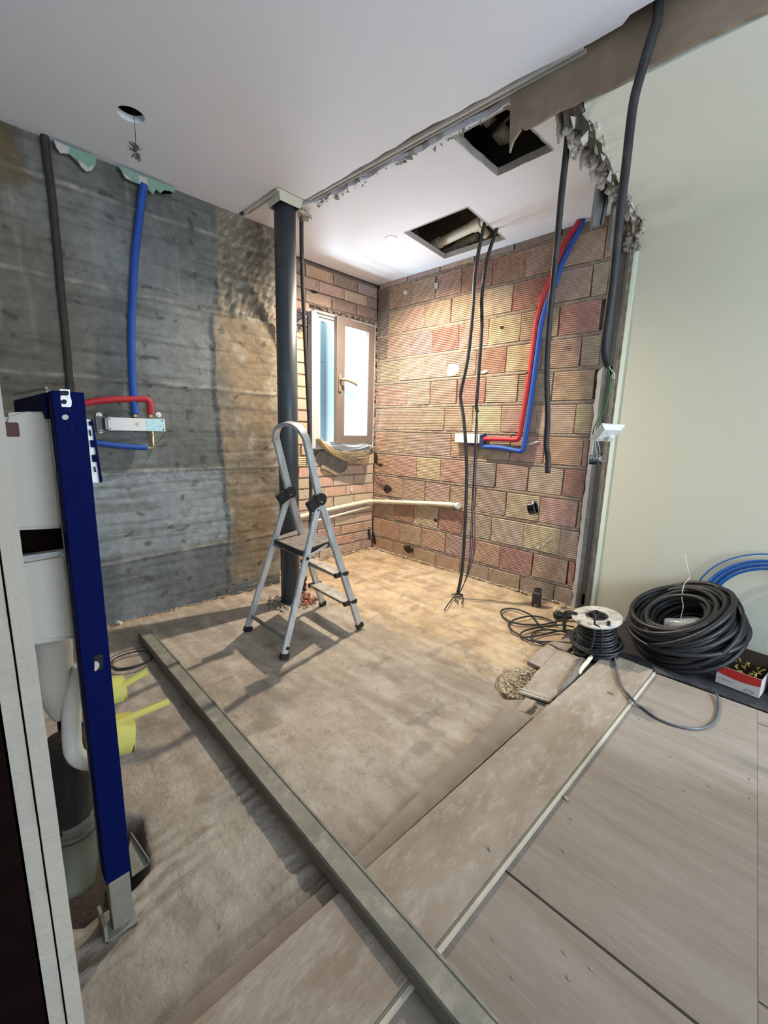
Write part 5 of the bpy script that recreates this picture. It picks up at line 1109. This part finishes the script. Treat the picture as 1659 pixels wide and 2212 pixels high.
bm = B(); tube(bm, [at(1219,1362,X,-.78), at(1220,1330,X,-.78), at(1222,1323,X,-.78), at(1228,1322,X,-.78), at(1245,1326,X,-.72)], .010, 8, 3); obj('handle', bm, M_bplast, RE, smooth=True)
bm = B(); tube(bm, [at(1283,1330,X,-.70), at(1284,1320,X,-.70), at(1285,1355,X,-.73), at(1283,1380,X,-.74), at(1276,1402,X,-.75), at(1262,1415,X,-.74), at(1240,1410,X,-.72)], .0062, 8, 4); tube(bm, [at(1287,1350,X,-.73), at(1298,1358,X,-.73), at(1301,1372,X,-.73), at(1299,1395,X,-.73), at(1298,1410,X,-.72)], .0062, 8, 4); obj('lead', bm, M_cab, RE, smooth=True)
c_ = Rm @ Vector((-.075, -.085, .224)); bm = B(); cyl(bm, c_, c_+Vector((0, 0, .022)), .009, seg=12); obj('knob', bm, M_bplast, RE)
# loops of lead on the floor
zc = lambda x, y: (1080+x/4.608, 1230+y/4.608)
LPS = [[(740,478),(640,500),(520,530),(400,551),(220,546),(110,520),(40,480),(10,440),(22,405),(80,390),(160,394),(240,420),(310,455),(350,500),(400,560),(430,580)],
       [(735,572),(640,556),(520,556),(380,578),(260,605),(205,640),(215,670),(300,672),(420,650),(560,618),(700,610)],
       [(560,540),(460,490),(330,464),(200,482),(110,520),(86,560),(120,605),(190,650),(260,690),(340,715),(500,722),(640,728),(780,735)],
       [(700,640),(600,612),(460,600),(370,612),(320,650),(310,690),(400,735),(500,750),(600,800),(720,845),(800,862),(860,845),(900,800)],
       [(780,770),(765,800),(790,835),(850,858),(910,850),(935,815)]]
for i, P in enumerate(LPS):
    bm = B(); tube(bm, [at(*zc(*q), Z, .010+.005*((i+k) % 3)) for k, q in enumerate(P)], .0058, 8, 4)
    obj('floor_lead', bm, M_blk2, RE, smooth=True)
bm = B(); tube(bm, [at(1324,1400,Z,.03), at(1328,1425,Z,.045), at(1334,1460,Z,.044), at(1345,1485,Z,.044), at(1370,1515,Z,.044), at(1384,1526,Z,.02), at(1420,1552,Z,.019), at(1465,1569,Z,.019), at(1510,1574,Z,.019), at(1540,1562,Z,.019), at(1552,1535,Z,.019), at(1550,1505,Z,.025), at(1546,1498,Z,.028)], .0058, 8, 6)
tag(obj('grey_cable', bm, mk('grey_cable', (78,82,86), .5, dirt=(150,150,146), dscale=6), smooth=True), 'thin grey cable curving over the long plank and the boards below the coil', 'cable')
# plug (black coupling) beside the reel
pgx = thing('cable_plug', tuple(at(1215,1345,Z,.0)), 'big black cable plug lying left of the reel', 'plug')
a0, a1 = at(1197,1329,Z,.03), at(1236,1330,Z,.03)
bm = B(); tube(bm, [a0, a0.lerp(a1, .25), a0.lerp(a1, .6), a1], .026, 16, 3, rfun=lambda t: .7+.3*math.sin(math.pi*min(1, t*1.3+.1))); obj('plug_body', bm, M_bplast, pgx, smooth=True)
bm = B(); cyl(bm, a1, a1+(a1-a0)*.5, .012, seg=12); obj('strain_relief', bm, M_blk2, pgx)
bm = B(); c = at(1310,1300,Z,.02)
for i in range(4): tube(bm, [c+Vector((.055*math.cos(a), .045*math.sin(a), .006*i+.004*math.sin(2*a))) for a in (2*math.pi*k/10 for k in range(10))], .0062, 8, 3, closed=True)
tube(bm, [c+Vector((.03, -.03, .02)), at(1340,1302,Z,.03), at(1358,1306,Z,.03), at(1372,1312,Z,.02)], .0062, 8, 3); tag(obj('small_cable_loop', bm, M_blk2, smooth=True), 'small loop of black cable behind the reel at the beige wall', 'cable')
# little black three-legged device at the brick wall
dv = thing('plastic_socket', tuple(at(1158,1312,Z,0)), 'small dark plastic socket end standing on three feet at the brick wall', 'socket')
c = at(1158, 1308, Z, 0); M_dkp = mk('dark_maroon_plastic', (46,34,36), .55, dirt=(110,100,94))
bm = B(); lathe(bm, [(.030, .022), (.034, .03), (.033, .085), (.027, .105), (.028, .128), (.022, .130), (.020, .112), (.0005, .11)], 20, Matrix.Translation(c)); obj('shell', bm, M_dkp, dv, smooth=False)
bm = B(); lathe(bm, [(.023, .100), (.0295, .100), (.0295, .108), (.023, .108)], 20, Matrix.Translation(c)); obj('ring', bm, M_galv, dv)
for a in (.4, 2.5, 4.6):
    bm = B(); q = c+Vector((.028*math.cos(a), .028*math.sin(a), 0)); box(bm, q+Vector((-.008, -.008, 0)), q+Vector((.008, .008, .03)), bev=.003); obj('leg', bm, M_dkp, dv)
# grey cloth and pale strip beside the plank
bm = B(); P = [(1248,1420),(1262,1412),(1275,1420),(1268,1442),(1250,1465),(1230,1488),(1205,1508),(1196,1503),(1215,1480),(1232,1455)]
Pw = [at(x, y, Z, .02) for x, y in P]; c = sum(Pw, Vector())/len(Pw); Q = smoothpts(Pw, 4, True)
top = [bm.verts.new(c.lerp(p, .6)+Vector((0, 0, .010+.005*random.random()))) for p in Q]; bot = [bm.verts.new(p+Vector((0, 0, -.012+.006*random.random()))) for p in Q]; ce = bm.verts.new(c+Vector((0, 0, .016)))
for i in range(len(Q)): k = (i+1) % len(Q); bm.faces.new((bot[i], bot[k], top[k], top[i])); bm.faces.new((top[i], top[k], ce))
tag(obj('grey_rag', bm, M_cloth), 'long grey dusty rag lying against the upper edge of the loose plank', 'rag')
bm = B(); tube(bm, [at(1290,1398,Z,.04), at(1282,1412,Z,.04), at(1270,1428,Z,.035), at(1256,1445,Z,.03), at(1252,1456,Z,.03)], .008, 8, 3, rfun=lambda t: .6+.8*math.sin(3*t)); tube(bm, [at(1278,1402,Z,.04), at(1294,1396,Z,.04), at(1304,1398,Z,.035)], .006, 8, 3); tag(obj('foam_string', bm, mk('cream_foam', (206,200,176), .9)), 'cream dried foam strand beside the grey rag', 'foam')
bm = B(); c = at(1270, 1400, Z, .0); rock(bm, (c.x, c.y, .02), .035, .6); tag(obj('dusty_bag', bm, M_cloth), 'small grey dusty bag under the cable loops beside the reel', 'bag')
# cardboard box
CB = thing('cardboard_box', (-.38, -3.1, .02), 'open red and white cardboard box beside the black cable coil', 'box')
f0 = at(1545, 1472, Z, .022); f1 = at(1638, 1508, Z, .022); fx = f1-f0; dn = Vector((-fx.y, fx.x, 0)).normalized(); dn = dn if dn.x > 0 else -dn; h_ = .095; D_ = .21
def quad(nm, q, mt, t=.002):
    bm = B(); n_ = (q[1]-q[0]).cross(q[3]-q[0]).normalized()*t; v = [bm.verts.new(x) for x in q]+[bm.verts.new(x+n_) for x in q]
    for f in ((0,1,2,3),(7,6,5,4),(0,4,5,1),(1,5,6,2),(2,6,7,3),(3,7,4,0)): bm.faces.new([v[k] for k in f])
    return obj(nm, bm, mt, CB)
u_ = Vector((0, 0, h_))
fp = quad('front_panel', [f0, f1, f1+u_, f0+u_], M_cardw)
quad('side_panel', [f0, f0+dn*D_, f0+dn*D_+u_, f0+u_], M_cardi); quad('side_panel', [f1, f1+dn*D_, f1+dn*D_+u_, f1+u_], M_cardw)
quad('back_panel', [f0+dn*D_, f1+dn*D_, f1+dn*D_+u_*1.5, f0+dn*D_+u_*1.5], M_cardi); quad('bottom_panel', [f0, f1, f1+dn*D_, f0+dn*D_], M_cardi)
bm = B(); N = 14; lo = []; hi = []; off = -dn*.0035
for i in range(N+1):
    t = i/N; hh = .62-.10*math.sin(math.pi*t)-.02*t; lo.append(bm.verts.new(f0+fx*t+u_*hh+off)); hi.append(bm.verts.new(f0+fx*t+u_+off))
for i in range(N): bm.faces.new((lo[i], lo[i+1], hi[i+1], hi[i]))
tag(obj('red_band', bm, M_cardr, fp), 'red curved band')
bm = B(); c = f0+fx*.78+u_*.16+off; ex = fx.normalized()
tube(bm, [c+ex*.018*math.cos(a)+Vector((0, 0, .007*math.sin(a))) for a in (2*math.pi*i/18 for i in range(18))], .0008, 4, 1, closed=True); obj('oval_print', bm, M_bplast, fp)
bm = B()
for i in range(5): bar(bm, f0+fx*(.08+.07*i)+u_*.32+off, f0+fx*(.12+.07*i)+u_*.32+off, (0, 0, .008), dn*.0006)
obj('faint_print', bm, mk('faint_pink_print', (170,150,148), .8), fp)
bm = B()
for i in range(26):
    p = f0+fx*random.uniform(.2, .95)+dn*random.uniform(.01, .19)+u_*random.uniform(.55, .85); q = p+Vector((random.uniform(-.02, .02), random.uniform(-.02, .02), random.uniform(.005, .025))); r_ = q+Vector((random.uniform(-.015, .015), random.uniform(-.015, .015), -.006)); tube(bm, [p, q, r_], .003, 5, 3)
tag(obj('packing_curls', bm, mk('straw_shreds', (170,150,70), .8), CB), 'yellow shredded curls', kind='stuff')
bm = B(); box(bm, (-.42, -3.45, .022), (-.20, -3.235, .13), bev=.004); tag(obj('dark_case', bm, mk('dark_navy_case', (22,24,44), .6)), 'dark navy case at the right border behind the cardboard box', 'case')
# blue coil leaning at the wall
BCo = thing('blue_cable_coil', (-.035, -3.18, .02), 'coil of thin bright blue cable leaning on the beige wall, right border', 'cable coil')
M_bc = mk('blue_cable', (30,96,172), .45)
for k in range(2):
    bm = B()
    for i in range(1 if k else 9):
        r = .345 if k else .262+.0068*i; cy = -3.165 if k else -3.175+random.uniform(-.004, .004); cz = r+.03 if not k else .30+.0; cz = .30
        tube(bm, [Vector((-.045-.012*(i % 3)+.02*math.sin(a)*0, cy+r*math.cos(a), cz+r*math.sin(a)*.98 if cz+r*math.sin(a)*.98 > .03 else .03)) for a in (2*math.pi*j/22 for j in range(22))], .0042, 6, 3, closed=True)
    obj('outer_loop' if k else 'loops', bm, M_bc, BCo, smooth=True)

# ------------------------------------------------------------------ groups of repeats
GR = dict(hanging_cable='black cables hanging from the ceiling', loose_wire='thin wires under the hatch cable', pipe_sleeve='sleeved pipes on the brick wall', laminate_scrap='laminate scraps at the gravel pit', laminate_strip='laminate strips beside the long plank', wall_washer='white washers round the mixer body', plasterboard_scrap='torn green plasterboard scraps', waste_pipe='waste pipes in the square hatch', cable_tie='ties round the red pipe', stud_stub='hanging stud stubs', crumb='crumbs on the boards', brick_lump='brick lumps at the brick wall', low_waste_pipe='low pipes in the brick corner')
for o in list(D.objects):
    b_ = o.name.split('.')[0]
    if o.parent is None and o.get('category') and b_ in GR: o['group'] = GR[b_]
